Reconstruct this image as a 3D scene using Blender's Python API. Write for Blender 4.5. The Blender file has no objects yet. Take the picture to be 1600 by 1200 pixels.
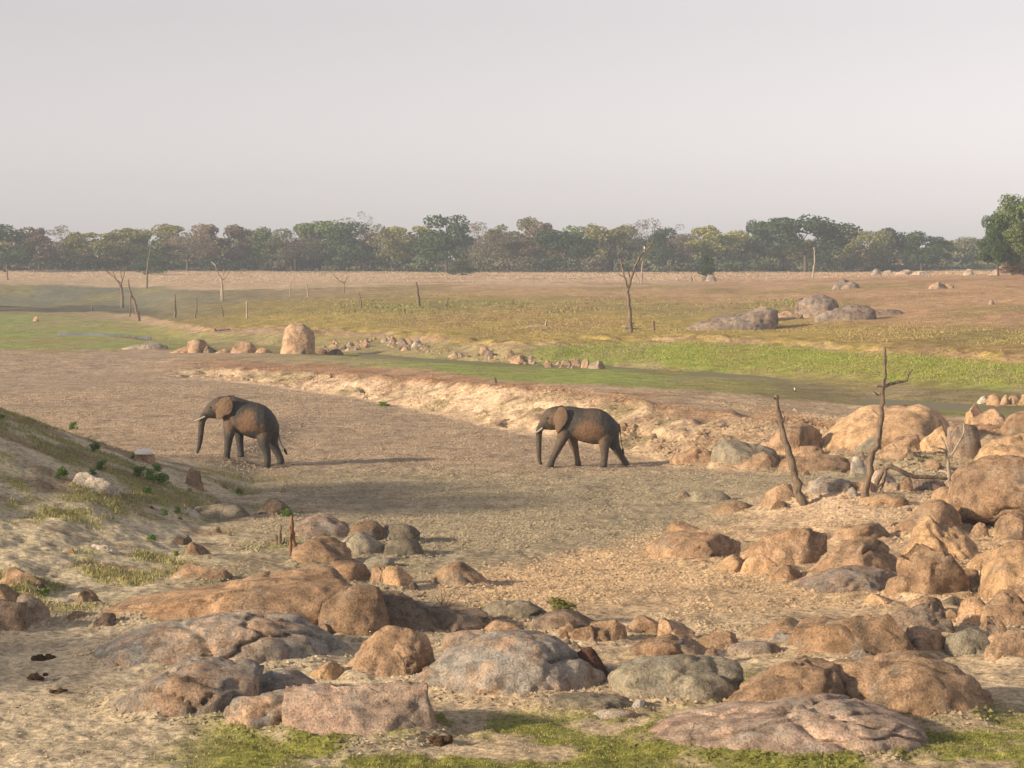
import bpy, bmesh, math, random
import numpy as np

# ------------------------------------------------------------------ camera, sky, sun, exposure
S = bpy.context.scene
COL = S.collection
F = 3609.0            # focal length in pixels of the 1600 px wide photograph
CZ = 7.5              # eye height above the lake bed
HY = 400.0            # row of the horizon
cam = bpy.data.objects.new('camera', bpy.data.cameras.new('camera'))
COL.objects.link(cam)
cam.location = (0, 0, CZ)
cam.rotation_euler = (math.radians(90), 0, 0)
cam.data.sensor_width = 36
cam.data.lens = 36 * F / 1600
cam.data.shift_y = -(600 - HY) / 1600
cam.data.clip_start = 0.5
cam.data.clip_end = 6000
S.camera = cam

SUN_AZ = (-0.90, -0.43)       # horizontal direction towards the sun
SUN_EL = 18.0
W = bpy.data.worlds.new('World'); S.world = W; W.use_nodes = True
nt = W.node_tree; nt.nodes.clear()
wo = nt.nodes.new('ShaderNodeOutputWorld'); bg = nt.nodes.new('ShaderNodeBackground')
sky = nt.nodes.new('ShaderNodeTexSky'); sky.sky_type = 'NISHITA'; sky.sun_disc = False
sky.sun_elevation = math.radians(SUN_EL)
sky.sun_rotation = math.atan2(SUN_AZ[0], SUN_AZ[1])
sky.air_density = 1.0; sky.dust_density = 0.75; sky.ozone_density = 1.1
hs = nt.nodes.new('ShaderNodeHueSaturation'); hs.inputs['Saturation'].default_value = 0.10
tint = nt.nodes.new('ShaderNodeMix'); tint.data_type = 'RGBA'; tint.blend_type = 'MULTIPLY'
tint.inputs[0].default_value = 1.0; tint.inputs[7].default_value = (1.0, 0.93, 0.94, 1)
nt.links.new(sky.outputs[0], hs.inputs['Color']); nt.links.new(hs.outputs[0], tint.inputs[6])
nt.links.new(tint.outputs[2], bg.inputs['Color']); bg.inputs['Strength'].default_value = 0.110
nt.links.new(bg.outputs[0], wo.inputs['Surface'])

sl = bpy.data.lights.new('sun', 'SUN'); so = bpy.data.objects.new('sun', sl); COL.objects.link(so)
sl.energy = 5.0; sl.angle = math.radians(3.0); sl.color = (1.0, 0.79, 0.53)
from mathutils import Vector
ce = math.cos(math.radians(SUN_EL)); hn = math.hypot(*SUN_AZ)
sundir = Vector((SUN_AZ[0] / hn * ce, SUN_AZ[1] / hn * ce, math.sin(math.radians(SUN_EL))))
so.rotation_euler = sundir.to_track_quat('Z', 'Y').to_euler()
S.view_settings.view_transform = 'Standard'; S.view_settings.look = 'None'
S.view_settings.exposure = 0.53; S.view_settings.gamma = 1.0
S.render.engine = 'CYCLES'
S.cycles.use_denoising = True
S.cycles.max_bounces = 5; S.cycles.diffuse_bounces = 2; S.cycles.glossy_bounces = 2
S.cycles.transparent_max_bounces = 8; S.cycles.volume_bounces = 0

# ------------------------------------------------------------------ noise
def _h(ix, iy, iz, seed):
    with np.errstate(over='ignore'):
        h = (ix.astype(np.uint32) * np.uint32(374761393) + iy.astype(np.uint32) * np.uint32(668265263)
             + iz.astype(np.uint32) * np.uint32(2147483647 - 58) + np.uint32(seed * 7919 + 13))
        h = (h ^ (h >> np.uint32(13))) * np.uint32(1274126177)
        h = (h ^ (h >> np.uint32(15))) * np.uint32(2246822519)
        h = h ^ (h >> np.uint32(16))
    return h.astype(np.float64) / 4294967295.0

def vn2(x, y, seed=0):
    x = np.asarray(x, float); y = np.asarray(y, float)
    ix = np.floor(x).astype(np.int64); iy = np.floor(y).astype(np.int64)
    fx = x - ix; fy = y - iy
    fx = fx * fx * (3 - 2 * fx); fy = fy * fy * (3 - 2 * fy)
    z = np.zeros_like(ix)
    a = _h(ix, iy, z, seed); b = _h(ix + 1, iy, z, seed); c = _h(ix, iy + 1, z, seed); d = _h(ix + 1, iy + 1, z, seed)
    return (a * (1 - fx) + b * fx) * (1 - fy) + (c * (1 - fx) + d * fx) * fy

def fbm2(x, y, oct=4, seed=0, gain=0.5):
    s = 0; a = 1; t = 0
    for i in range(oct):
        s = s + a * (vn2(x * 2 ** i + 17.3 * i, y * 2 ** i - 9.1 * i, seed + i) - 0.5) * 2
        t += a; a *= gain
    return s / t

def vn3(p, seed=0):
    i = np.floor(p).astype(np.int64); f = p - i; f = f * f * (3 - 2 * f)
    r = 0
    for dx in (0, 1):
        for dy in (0, 1):
            for dz in (0, 1):
                w = (f[:, 0] if dx else 1 - f[:, 0]) * (f[:, 1] if dy else 1 - f[:, 1]) * (f[:, 2] if dz else 1 - f[:, 2])
                r = r + w * _h(i[:, 0] + dx, i[:, 1] + dy, i[:, 2] + dz, seed)
    return r * 2 - 1

def fbm3(p, oct=4, seed=0, gain=0.5):
    s = 0; a = 1; t = 0
    for k in range(oct):
        s = s + a * vn3(p * 2 ** k + 13.7 * k, seed + k); t += a; a *= gain
    return s / t

def worley2(x, y, seed=0):
    ix = np.floor(x).astype(np.int64); iy = np.floor(y).astype(np.int64)
    best = np.full(x.shape, 9.0); z = np.zeros_like(ix)
    for dx in (-1, 0, 1):
        for dy in (-1, 0, 1):
            cx = ix + dx; cy = iy + dy
            px = cx + _h(cx, cy, z, seed); py = cy + _h(cx, cy, z + 1, seed)
            d = (px - x) ** 2 + (py - y) ** 2
            best = np.minimum(best, d)
    return np.sqrt(best)

def sst(a, b, x):
    t = np.clip((x - a) / (b - a), 0, 1)
    return t * t * (3 - 2 * t)

# ------------------------------------------------------------------ terrain
PX = [-600, 0, 200, 300, 400, 500, 600, 700, 800, 950, 1050, 1200, 1300, 1400, 1500, 1600, 2400]
c0 = [(620, 0), (600, 0), (560, .05), (545, .1), (522, 0), (510, .12), (490, .2), (486, .22), (474, .05), (468, .4), (441, 2.9), (422, 4.1)]
c16 = [(760, 0), (680, .9), (650, .45), (643, .05), (632, .4), (612, .5), (566, 1.5), (559, 1.75), (495, 3.0), (462, 4.0), (431, 4.9), (424, 4.6)]
LINES = [c0, c0,
 [(600, 0), (592, 0), (560, .05), (543, .1), (524, 0), (514, .15), (500, .3), (487, .5), (479, .3), (472, .6), (445, 2.6), (422, 4.1)],
 [(590, 0), (573, .25), (560, .35), (548, .15), (540, .05), (533, .2), (519, .7), (512, 1.0), (492, 1.3), (474, 1.6), (450, 2.7), (422, 4.1)],
 [(600, 0), (577, .42), (562, .40), (552, .25), (545, .1), (538, .2), (520, .9), (511, 1.2), (490, 1.7), (470, 2.1), (452, 2.6), (423, 4.0)],
 [(612, 0), (583, .58), (566, .55), (555, .3), (551, .1), (546, .2), (522, 1.0), (513, 1.3), (488, 2.0), (466, 2.5), (448, 3.0), (424, 3.9)],
 [(628, 0), (590, .78), (572, .75), (560, .35), (558, .1), (552, .3), (526, 1.1), (518, 1.4), (485, 2.2), (462, 2.8), (446, 3.2), (424, 3.9)],
 [(650, 0), (597, 1.05), (580, 1.0), (568, .4), (565, .1), (560, .3), (535, 1.1), (527, 1.4), (484, 2.3), (462, 2.8), (446, 3.2), (425, 3.8)],
 [(672, 0), (605, 1.30), (597, 1.28), (573, .4), (571, .1), (566, .3), (545, 1.1), (538, 1.3), (484, 2.4), (462, 2.9), (446, 3.3), (425, 3.8)],
 [(700, 0), (615, 1.38), (602, 1.28), (577, .4), (575, .1), (571, .3), (534, 1.45), (529, 1.65), (484, 2.5), (462, 3.0), (446, 3.4), (425, 3.8)],
 [(725, 0), (640, 1.2), (606, 1.2), (584, .4), (582, .1), (578, .3), (533, 1.6), (526, 1.85), (484, 2.5), (462, 3.0), (446, 3.4), (425, 3.8)],
 [(738, 0), (655, 1.05), (613, 1.05), (595, .4), (591.5, .1), (586, .3), (537, 1.6), (530, 1.85), (486, 2.6), (462, 3.1), (444, 3.6), (425, 3.8)],
 [(745, 0), (665, .85), (625, .7), (618, .45), (600, .35), (592, .4), (545, 1.5), (538, 1.75), (488, 2.8), (462, 3.4), (440, 3.9), (425, 3.8)],
 [(750, 0), (668, 1.0), (642, .45), (638, .05), (619, .4), (598, .5), (552, 1.5), (545, 1.75), (490, 2.9), (462, 3.6), (438, 4.3), (425, 3.9)],
 [(755, 0), (675, .9), (646, .45), (640, .05), (625, .4), (605, .5), (558, 1.5), (551, 1.75), (492, 3.0), (462, 3.8), (434, 4.6), (424, 4.4)],
 c16, c16]
NL = 12
kp = np.array([[p for p, z in l] for l in LINES], float); kz = np.array([[z for p, z in l] for l in LINES], float)
kD = F * (CZ - kz) / (kp - HY)
for k in range(1, NL):
    kD[:, k] = np.maximum(kD[:, k], kD[:, k - 1] + 0.8)
pxs = np.arange(-600, 2401, 12.0)
def colint(a):
    r = np.interp(pxs, PX, a)
    for _ in range(3):
        q = np.pad(r, 2, mode='edge'); r = (q[:-4] + q[1:-3] * 2 + q[2:-2] * 3 + q[3:-1] * 2 + q[4:]) / 9
    return r
cD = np.stack([colint(kD[:, k]) for k in range(NL)], 1); cZ = np.stack([colint(kz[:, k]) for k in range(NL)], 1)
# rows of the sheet: fine near, coarse far
Y = [29.0]
while Y[-1] < 600:
    y = Y[-1]
    st = y * y / 27070 * 1.15
    st = min(st, 0.27 if y < 172 else (0.6 if y < 300 else 2.2))
    Y.append(y + st)
Yn = list(np.linspace(-25, 28.6, 60))
Yf = [640, 700, 780, 880, 1000, 1150, 1300, 1500, 1750, 2000]
YR = np.array(Yn + Y + Yf)
tabY = np.array([0.0] + Y + Yf)
tabZ = np.zeros((len(pxs), len(tabY))); tabS = np.zeros_like(tabZ)
for i in range(len(pxs)):
    D = np.concatenate([[0, 70.0], cD[i], [2000]]); Z = np.concatenate([[0, 0], cZ[i], [4.6]])
    tabZ[i] = np.interp(tabY, D, Z)
    tabS[i] = np.interp(tabY, np.concatenate([[0, cD[i][0] - 6], cD[i], [2000]]), np.concatenate([[0, .4], np.arange(1, NL + 1), [NL + .99]]))
q = np.pad(tabZ, ((0, 0), (2, 2)), mode='edge'); tabZ = (q[:, :-4] + 2 * q[:, 1:-3] + 3 * q[:, 2:-2] + 2 * q[:, 3:-1] + q[:, 4:]) / 9

def tab(T, x, y):
    x = np.asarray(x, float); y = np.asarray(y, float)
    px = np.clip(800 + F * x / np.maximum(y, 4.0), -590, 2390)
    fi = (px + 600) / 12.0; i = np.clip(np.floor(fi).astype(int), 0, len(pxs) - 2); u = fi - i
    yy = np.clip(y, 0, 1999)
    j = np.clip(np.searchsorted(tabY, yy, side='right') - 1, 0, len(tabY) - 2)
    v = (yy - tabY[j]) / (tabY[j + 1] - tabY[j])
    return (T[i, j] * (1 - u) + T[i + 1, j] * u) * (1 - v) + (T[i, j + 1] * (1 - u) + T[i + 1, j + 1] * u) * v

def macro(x, y):
    x = np.asarray(x, float); y = np.asarray(y, float)
    z = tab(tabZ, x, y)
    # bank the photographer stands on
    z = z + 5.9 * (1 - sst(2, 29.5, y)) * np.exp(-(x / 60) ** 2)
    # grassy bank at the left, going on out of the frame
    A = np.maximum(-(x + 8.6), 0) * 0.375
    A = np.where(A > 3.2, 3.2 + (1 - np.exp(-(A - 3.2) / 2.2)) * 2.2, A)
    B = sst(42, 69, y) ** 1.3 * (1 - sst(71, 84, y))
    z = z + A * B
    # rise under the walking animal at the left
    z = z + 0.34 * sst(-8.6, -10.6, x) * sst(76, 81, y) * (1 - sst(90, 120, y)) * (1 - sst(-13, -30, x) * .5)
    # rise under the boulders on the right
    z = z + 0.5 * np.exp(-((x - 12.5) / 4.5) ** 2 - ((y - 68) / 9) ** 2)
    z = z + 0.45 * np.exp(-((x - 9.2) / 2.2) ** 2 - ((y - 66.5) / 3.0) ** 2)
    z = z + 0.12 * np.exp(-((x + 6) / 5) ** 2 - ((y - 47) / 6) ** 2)
    return z

def seg_s(x, y):
    return tab(tabS, x, y)

def detail(x, y, s):
    pxl = 800 + F * x / np.maximum(y, 5); rt = sst(230, 330, pxl)
    """small relief that the sheet carries as geometry"""
    near = 1 - sst(60, 66, y)
    w1 = fbm2(x / 5, y / 5, 3, 3)
    z = 0.05 * w1 * (1 + s * .25)
    wx = x + .25 * fbm2(x * 1.3, y * 1.3, 2, 40); wy = y + .25 * fbm2(x * 1.3, y * 1.3, 2, 41)
    bed = (1 - sst(.95, 1.1, s))
    pock = 1 - sst(.12, .55, worley2(wx / .55, wy / .8, 5))
    z = z - 0.04 * pock * bed * (0.5 + .5 * sst(-.3, .3, fbm2(x / 4, y / 4, 2, 8)))
    z = z + 0.016 * fbm2(x / .3, y / .4, 2, 11) * bed
    pk2 = 1 - sst(.1, .5, worley2(wx / .27, wy / .3, 6))
    z = z - 0.018 * pk2 * near
    scarp = sst(.95, 1.2, s) * (1 - sst(1.85, 2.15, s)) + .5 * sst(6.9, 7.1, s) * (1 - sst(8.0, 8.2, s))
    rid = 1 - np.abs(fbm2(x / 1.6, y / 2.2, 4, 21))
    z = z + rt * scarp * ((rid - .8) * 0.4 + .13 * fbm2(x / .5, y / .7, 3, 23) - .25 * (1 - sst(0, .12, np.abs(fbm2(x / 2.4 + y * .15, y / 7, 2, 27)))))
    lip = np.exp(-((s - 2.0) / .12) ** 2) + np.exp(-((s - 8.0) / .08) ** 2)
    z = z + rt * lip * (vn2(x / .8, y / 1.5, 33) - .4) * .28
    ter = sst(2.05, 2.3, s) * (1 - sst(2.9, 3.1, s))
    z = z + ter * .10 * fbm2(x / 1.8, y / 2.6, 3, 36)
    far = sst(6, 7, s)
    z = z + far * .14 * fbm2(x / 3.2, y / 6, 3, 44)
    slope = sst(-9.2, -11, x) * near
    z = z + slope * .26 * fbm2(x / 1.6, y / 1.8, 5, 51)
    return z

def ground_z(x, y):
    return float(macro(np.array([x]), np.array([y]))[0])

def hit(px, py, ymin=24.0):
    """where the sight line through a place in the photograph meets the ground"""
    ys = np.concatenate([np.arange(ymin, 170, .12), np.arange(170, 700, .6)])
    xs = (px - 800) / F * ys
    zr = CZ - (py - HY) / F * ys
    g = macro(xs, ys)
    k = np.argmax(zr <= g)
    if zr[k] > g[k]:
        k = len(ys) - 1
    return float(xs[k]), float(ys[k]), float(g[k])

# ------------------------------------------------------------------ materials
def nodes(name):
    m = bpy.data.materials.new(name); m.use_nodes = True
    t = m.node_tree; t.nodes.clear()
    o = t.nodes.new('ShaderNodeOutputMaterial'); b = t.nodes.new('ShaderNodeBsdfPrincipled')
    t.links.new(b.outputs[0], o.inputs['Surface'])
    b.inputs['Specular IOR Level'].default_value = 0.2
    return m, t, b

def N(t, kind, **kw):
    n = t.nodes.new(kind)
    for k, v in kw.items():
        if k in n.inputs: n.inputs[k].default_value = v
        else: setattr(n, k, v)
    return n

def ramp(t, src, p0, c0_, p1, c1_):
    r = t.nodes.new('ShaderNodeValToRGB')
    r.color_ramp.elements[0].position = p0; r.color_ramp.elements[0].color = c0_
    r.color_ramp.elements[1].position = p1; r.color_ramp.elements[1].color = c1_
    t.links.new(src, r.inputs[0]); return r

def mix(t, fac, a, b, mode='MIX'):
    m = t.nodes.new('ShaderNodeMix'); m.data_type = 'RGBA'; m.blend_type = mode
    for sock, v in ((m.inputs[0], fac), (m.inputs[6], a), (m.inputs[7], b)):
        if isinstance(v, (int, float)): sock.default_value = v
        elif isinstance(v, tuple): sock.default_value = v if len(v) == 4 else (*v, 1)
        else: t.links.new(v, sock)
    return m.outputs[2]

def gray(v): return (v, v, v, 1)

def ground_material():
    m, t, b = nodes('ground_earth')
    geo = N(t, 'ShaderNodeNewGeometry'); at = N(t, 'ShaderNodeAttribute', attribute_name='Col')
    n1 = N(t, 'ShaderNodeTexNoise', Scale=0.9, Detail=8, Roughness=0.65); t.links.new(geo.outputs['Position'], n1.inputs['Vector'])
    n2 = N(t, 'ShaderNodeTexNoise', Scale=8.0, Detail=5, Roughness=0.75); t.links.new(geo.outputs['Position'], n2.inputs['Vector'])
    v = N(t, 'ShaderNodeTexVoronoi', Scale=3.4); t.links.new(geo.outputs['Position'], v.inputs['Vector'])
    r1 = ramp(t, n1.outputs[0], .4, gray(.80), .6, gray(1.2)); r2 = ramp(t, n2.outputs[0], .36, gray(.50), .56, gray(1.18))
    c = mix(t, 1.0, at.outputs[0], r1.outputs[0], 'MULTIPLY'); c = mix(t, 1.0, c, r2.outputs[0], 'MULTIPLY')
    v2 = N(t, 'ShaderNodeTexVoronoi', Scale=2.6, Randomness=1.0); t.links.new(geo.outputs['Position'], v2.inputs['Vector'])
    c = mix(t, 1.0, c, ramp(t, v2.outputs[0], .10, gray(.55), .26, gray(1.04)).outputs[0], 'MULTIPLY')
    t.links.new(c, b.inputs['Base Color']); b.inputs['Roughness'].default_value = .95
    b.inputs['Specular IOR Level'].default_value = .08
    bp = N(t, 'ShaderNodeBump', Strength=0.9, Distance=0.06); t.links.new(n2.outputs[0], bp.inputs['Height'])
    bp2 = N(t, 'ShaderNodeBump', Strength=0.5, Distance=0.08); t.links.new(v.outputs[0], bp2.inputs['Height'])
    t.links.new(bp.outputs[0], bp2.inputs['Normal']); t.links.new(bp2.outputs[0], b.inputs['Normal'])
    return m

def rock_material(name, base, alt, lichen, lic=.5, dark=.5, speck=.5):
    m, t, b = nodes(name)
    geo = N(t, 'ShaderNodeNewGeometry'); oi = N(t, 'ShaderNodeObjectInfo')
    P = geo.outputs['Position']
    def noise(sc, d=6, r=.6, off=0):
        n = N(t, 'ShaderNodeTexNoise', Scale=sc, Detail=d, Roughness=r)
        if off:
            a = N(t, 'ShaderNodeVectorMath', operation='ADD'); a.inputs[1].default_value = (off, -off, off * 2)
            t.links.new(P, a.inputs[0]); t.links.new(a.outputs[0], n.inputs['Vector'])
        else: t.links.new(P, n.inputs['Vector'])
        return n.outputs[0]
    big = noise(.9, 5); mid = noise(3.0, 7, .7, 5.0); fine = noise(22, 4, .75, 9.0); lich = noise(1.5, 8, .68, 21.0)
    c = mix(t, ramp(t, big, .42, gray(0), .58, gray(1)).outputs[0], base, alt)
    stn = noise(.55, 4, .6, 33.0); c = mix(t, 1.0, c, ramp(t, stn, .40, gray(.84), .58, gray(1.22)).outputs[0], 'MULTIPLY')
    c = mix(t, ramp(t, lich, .62 - .22 * lic, gray(0), .74 - .2 * lic, gray(.9)).outputs[0], c, lichen)
    c = mix(t, 1.0, c, ramp(t, mid, .40, gray(1 - .62 * dark), .56, gray(1.28)).outputs[0], 'MULTIPLY')
    c = mix(t, 1.0, c, ramp(t, fine, .38, gray(.74), .58, gray(1.25)).outputs[0], 'MULTIPLY')
    wn = N(t, 'ShaderNodeTexNoise', Scale=1.1, Detail=4); t.links.new(P, wn.inputs['Vector'])
    wv = N(t, 'ShaderNodeVectorMath', operation='MULTIPLY_ADD'); wv.inputs[1].default_value = (.9, .9, .9)
    t.links.new(wn.outputs['Color'], wv.inputs[0]); t.links.new(P, wv.inputs[2])
    cr = N(t, 'ShaderNodeTexVoronoi', feature='DISTANCE_TO_EDGE', Scale=.42); t.links.new(wv.outputs[0], cr.inputs['Vector'])
    msk = N(t, 'ShaderNodeMath', operation='MULTIPLY_ADD'); t.links.new(ramp(t, big, .44, gray(.12), .60, gray(.0)).outputs[0], msk.inputs[0]); msk.inputs[1].default_value = 1.0
    t.links.new(cr.outputs[0], msk.inputs[2])
    crk = ramp(t, msk.outputs[0], .002, gray(.5), .008, gray(1))
    c = mix(t, 1.0, c, crk.outputs[0], 'MULTIPLY')
    vs = N(t, 'ShaderNodeTexVoronoi', Scale=9.0); t.links.new(P, vs.inputs['Vector'])
    c = mix(t, ramp(t, vs.outputs[0], .10, gray(.38 * speck), .2, gray(0)).outputs[0], c, (.55, .48, .40))
    rv = N(t, 'ShaderNodeMapRange'); rv.inputs[3].default_value = .82; rv.inputs[4].default_value = 1.16
    t.links.new(oi.outputs['Random'], rv.inputs[0])
    c = mix(t, 1.0, c, rv.outputs[0], 'MULTIPLY')
    t.links.new(c, b.inputs['Base Color']); b.inputs['Roughness'].default_value = .9
    b.inputs['Specular IOR Level'].default_value = .15
    bp0 = N(t, 'ShaderNodeBump', Strength=1.0, Distance=.06); t.links.new(crk.outputs[0], bp0.inputs['Height'])
    bp = N(t, 'ShaderNodeBump', Strength=1.0, Distance=.16); t.links.new(mid, bp.inputs['Height']); t.links.new(bp0.outputs[0], bp.inputs['Normal'])
    bp2 = N(t, 'ShaderNodeBump', Strength=1.0, Distance=.06); t.links.new(fine, bp2.inputs['Height'])
    t.links.new(bp.outputs[0], bp2.inputs['Normal']); t.links.new(bp2.outputs[0], b.inputs['Normal'])
    return m

RM = {
 'or': rock_material('granite_orange', (.46, .30, .185), (.39, .27, .18), (.34, .29, .235), .34, .45, .6),
 'br': rock_material('granite_brown', (.34, .23, .15), (.40, .27, .175), (.29, .25, .205), .4, .5, .5),
 'gr': rock_material('granite_grey', (.36, .32, .28), (.47, .33, .23), (.33, .325, .31), .6, .45, .55),
 'gg': rock_material('granite_silty', (.31, .275, .21), (.275, .235, .18), (.27, .255, .215), .5, .4, .2),
 'tn': rock_material('granite_tan', (.55, .37, .225), (.48, .32, .19), (.38, .305, .225), .22, .35, .3),
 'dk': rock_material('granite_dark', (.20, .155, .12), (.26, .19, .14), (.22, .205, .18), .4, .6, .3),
 'pk': rock_material('granite_pink', (.45, .32, .25), (.39, .30, .24), (.34, .31, .275), .5, .45, .6),
 'pa': rock_material('granite_pale', (.58, .52, .44), (.48, .42, .35), (.42, .39, .35), .4, .4, .2),
 'rd': rock_material('rock_maroon', (.10, .052, .042), (.14, .07, .05), (.17, .12, .10), .2, .4, .0),
 'fg': rock_material('granite_far', (.24, .20, .17), (.28, .215, .17), (.22, .205, .19), .4, .5, .2),
}

def wood_material(name, a, b_):
    m, t, b = nodes(name)
    tc = N(t, 'ShaderNodeNewGeometry')
    mp = N(t, 'ShaderNodeMapping'); mp.inputs['Scale'].default_value = (9, 9, 1.6); t.links.new(tc.outputs['Position'], mp.inputs['Vector'])
    n = N(t, 'ShaderNodeTexNoise', Scale=1.6, Detail=6, Roughness=.7); t.links.new(mp.outputs[0], n.inputs['Vector'])
    c = mix(t, ramp(t, n.outputs[0], .35, gray(0), .65, gray(1)).outputs[0], a, b_)
    t.links.new(c, b.inputs['Base Color']); b.inputs['Roughness'].default_value = .9
    bp = N(t, 'ShaderNodeBump', Strength=1.0, Distance=.03); t.links.new(n.outputs[0], bp.inputs['Height']); t.links.new(bp.outputs[0], b.inputs['Normal'])
    return m
WOOD = wood_material('weathered_wood', (.25, .19, .14), (.085, .065, .05))
WOODP = wood_material('bleached_wood', (.42, .36, .29), (.22, .175, .135))
WOODR = wood_material('split_red_wood', (.34, .19, .10), (.15, .085, .05))
BARK = wood_material('bark', (.12, .095, .075), (.06, .048, .04))

def leaf_material(name, a, b_, c_):
    m, t, b = nodes(name)
    geo = N(t, 'ShaderNodeNewGeometry'); oi = N(t, 'ShaderNodeObjectInfo')
    n = N(t, 'ShaderNodeTexNoise', Scale=.45, Detail=4, Roughness=.6); t.links.new(geo.outputs['Position'], n.inputs['Vector'])
    n2 = N(t, 'ShaderNodeTexNoise', Scale=3.0, Detail=2); t.links.new(geo.outputs['Position'], n2.inputs['Vector'])
    c = mix(t, ramp(t, n.outputs[0], .38, gray(0), .62, gray(1)).outputs[0], a, b_)
    c = mix(t, ramp(t, n2.outputs[0], .5, gray(0), .72, gray(.8)).outputs[0], c, c_)
    rv = N(t, 'ShaderNodeMapRange'); rv.inputs[3].default_value = .8; rv.inputs[4].default_value = 1.25
    t.links.new(oi.outputs['Random'], rv.inputs[0]); c = mix(t, 1.0, c, rv.outputs[0], 'MULTIPLY')
    t.links.new(c, b.inputs['Base Color']); b.inputs['Roughness'].default_value = .75
    tr = N(t, 'ShaderNodeBsdfTranslucent'); t.links.new(c, tr.inputs[0])
    ms = N(t, 'ShaderNodeMixShader'); ms.inputs[0].default_value = .25
    out = [x for x in t.nodes if x.type == 'OUTPUT_MATERIAL'][0]
    t.links.new(b.outputs[0], ms.inputs[1]); t.links.new(tr.outputs[0], ms.inputs[2]); t.links.new(ms.outputs[0], out.inputs['Surface'])
    return m
LM = {
 'dark': leaf_material('leaves_dark_green', (.040, .075, .030), (.055, .095, .035), (.075, .115, .045)),
 'green': leaf_material('leaves_green', (.10, .155, .05), (.145, .195, .055), (.19, .22, .075)),
 'olive': leaf_material('leaves_olive', (.16, .175, .065), (.215, .21, .08), (.26, .25, .10)),
 'yell': leaf_material('leaves_yellow_green', (.20, .215, .065), (.26, .245, .08), (.31, .29, .10)),
 'brown': leaf_material('leaves_brown', (.17, .125, .085), (.205, .15, .095), (.25, .185, .095)),
 'bare': leaf_material('twigs_grey_brown', (.17, .15, .115), (.20, .165, .125), (.235, .195, .145)),
 'weed': leaf_material('leaves_fresh_green', (.11, .21, .04), (.15, .26, .05), (.20, .30, .08)),
}
def attr_material(name, rough=.9, bump=0.0, scale=20, trans=0.0):
    m, t, b = nodes(name)
    at = N(t, 'ShaderNodeAttribute', attribute_name='Col')
    geo = N(t, 'ShaderNodeTexCoord'); n = N(t, 'ShaderNodeTexNoise', Scale=scale, Detail=5, Roughness=.65); t.links.new(geo.outputs['Object'], n.inputs['Vector'])
    c = mix(t, 1.0, at.outputs[0], ramp(t, n.outputs[0], .3, gray(.78), .7, gray(1.2)).outputs[0], 'MULTIPLY')
    t.links.new(c, b.inputs['Base Color']); b.inputs['Roughness'].default_value = rough
    if bump:
        bp = N(t, 'ShaderNodeBump', Strength=.8, Distance=bump); t.links.new(n.outputs[0], bp.inputs['Height']); t.links.new(bp.outputs[0], b.inputs['Normal'])
    return m
GRASS = attr_material('grass_blades', .8, 0, 2)

# ------------------------------------------------------------------ mesh helpers
def np_mesh(name, V, Fc, mat, col=None, smooth=True):
    V = np.asarray(V, np.float32); Fc = np.asarray(Fc, np.int32)
    me = bpy.data.meshes.new(name); n = Fc.shape[1]
    me.vertices.add(len(V)); me.vertices.foreach_set('co', V.ravel())
    me.loops.add(Fc.size); me.loops.foreach_set('vertex_index', Fc.ravel())
    me.polygons.add(len(Fc)); me.polygons.foreach_set('loop_start', np.arange(0, Fc.size, n, dtype=np.int32))
    me.polygons.foreach_set('loop_total', np.full(len(Fc), n, np.int32))
    me.polygons.foreach_set('use_smooth', np.full(len(Fc), smooth, bool))
    if col is not None:
        a = me.color_attributes.new('Col', 'FLOAT_COLOR', 'POINT')
        c = np.ones((len(V), 4), np.float32); c[:, :3] = col; a.data.foreach_set('color', c.ravel())
    me.update(calc_edges=True); me.materials.append(mat)
    return me

def add(name, me, parent=None, loc=(0, 0, 0), label=None, cat=None, group=None, kind=None, scale=None, rotz=0):
    o = bpy.data.objects.new(name, me); COL.objects.link(o); o.location = loc
    if parent: o.parent = parent
    if scale is not None: o.scale = scale
    if rotz: o.rotation_euler = (0, 0, rotz)
    if label: o['label'] = label
    if cat: o['category'] = cat
    if group: o['group'] = group
    if kind: o['kind'] = kind
    return o

def tube(pts, rad, sides=8, seed=0, gnarl=.12, sub=4):
    """a gnarled tapering limb along a polyline"""
    pts = np.array(pts, float); rad = np.array(rad, float)
    n = len(pts); tt = np.linspace(0, n - 1, (n - 1) * sub + 1)
    P = np.stack([np.interp(tt, range(n), pts[:, k]) for k in range(3)], 1); R = np.interp(tt, range(n), rad)
    for _ in range(2):
        P[1:-1] = (P[:-2] + 2 * P[1:-1] + P[2:]) / 4
    rs = np.random.RandomState(seed)
    P[1:-1] += rs.normal(0, 1, P[1:-1].shape) * R[1:-1, None] * gnarl * 1.2
    V = []; Fc = []
    for i in range(len(P)):
        d = P[min(i + 1, len(P) - 1)] - P[max(i - 1, 0)]; d /= np.linalg.norm(d) + 1e-9
        a = np.cross(d, [0.13, 1, 0.2]); a /= np.linalg.norm(a) + 1e-9; b = np.cross(d, a)
        for k in range(sides):
            t = 2 * math.pi * k / sides
            V.append(P[i] + (a * math.cos(t) + b * math.sin(t)) * R[i] * (1 + gnarl * rs.uniform(-1, 1)))
    for i in range(len(P) - 1):
        for k in range(sides):
            a = i * sides + k; b = i * sides + (k + 1) % sides
            Fc += [(a, b, b + sides), (a, b + sides, a + sides)]
    c0_ = len(V); V.append(P[0]); V.append(P[-1])
    for k in range(sides):
        Fc.append((c0_, (k + 1) % sides, k)); q0 = (len(P) - 1) * sides
        Fc.append((c0_ + 1, q0 + k, q0 + (k + 1) % sides))
    return np.array(V), np.array(Fc)

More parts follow.
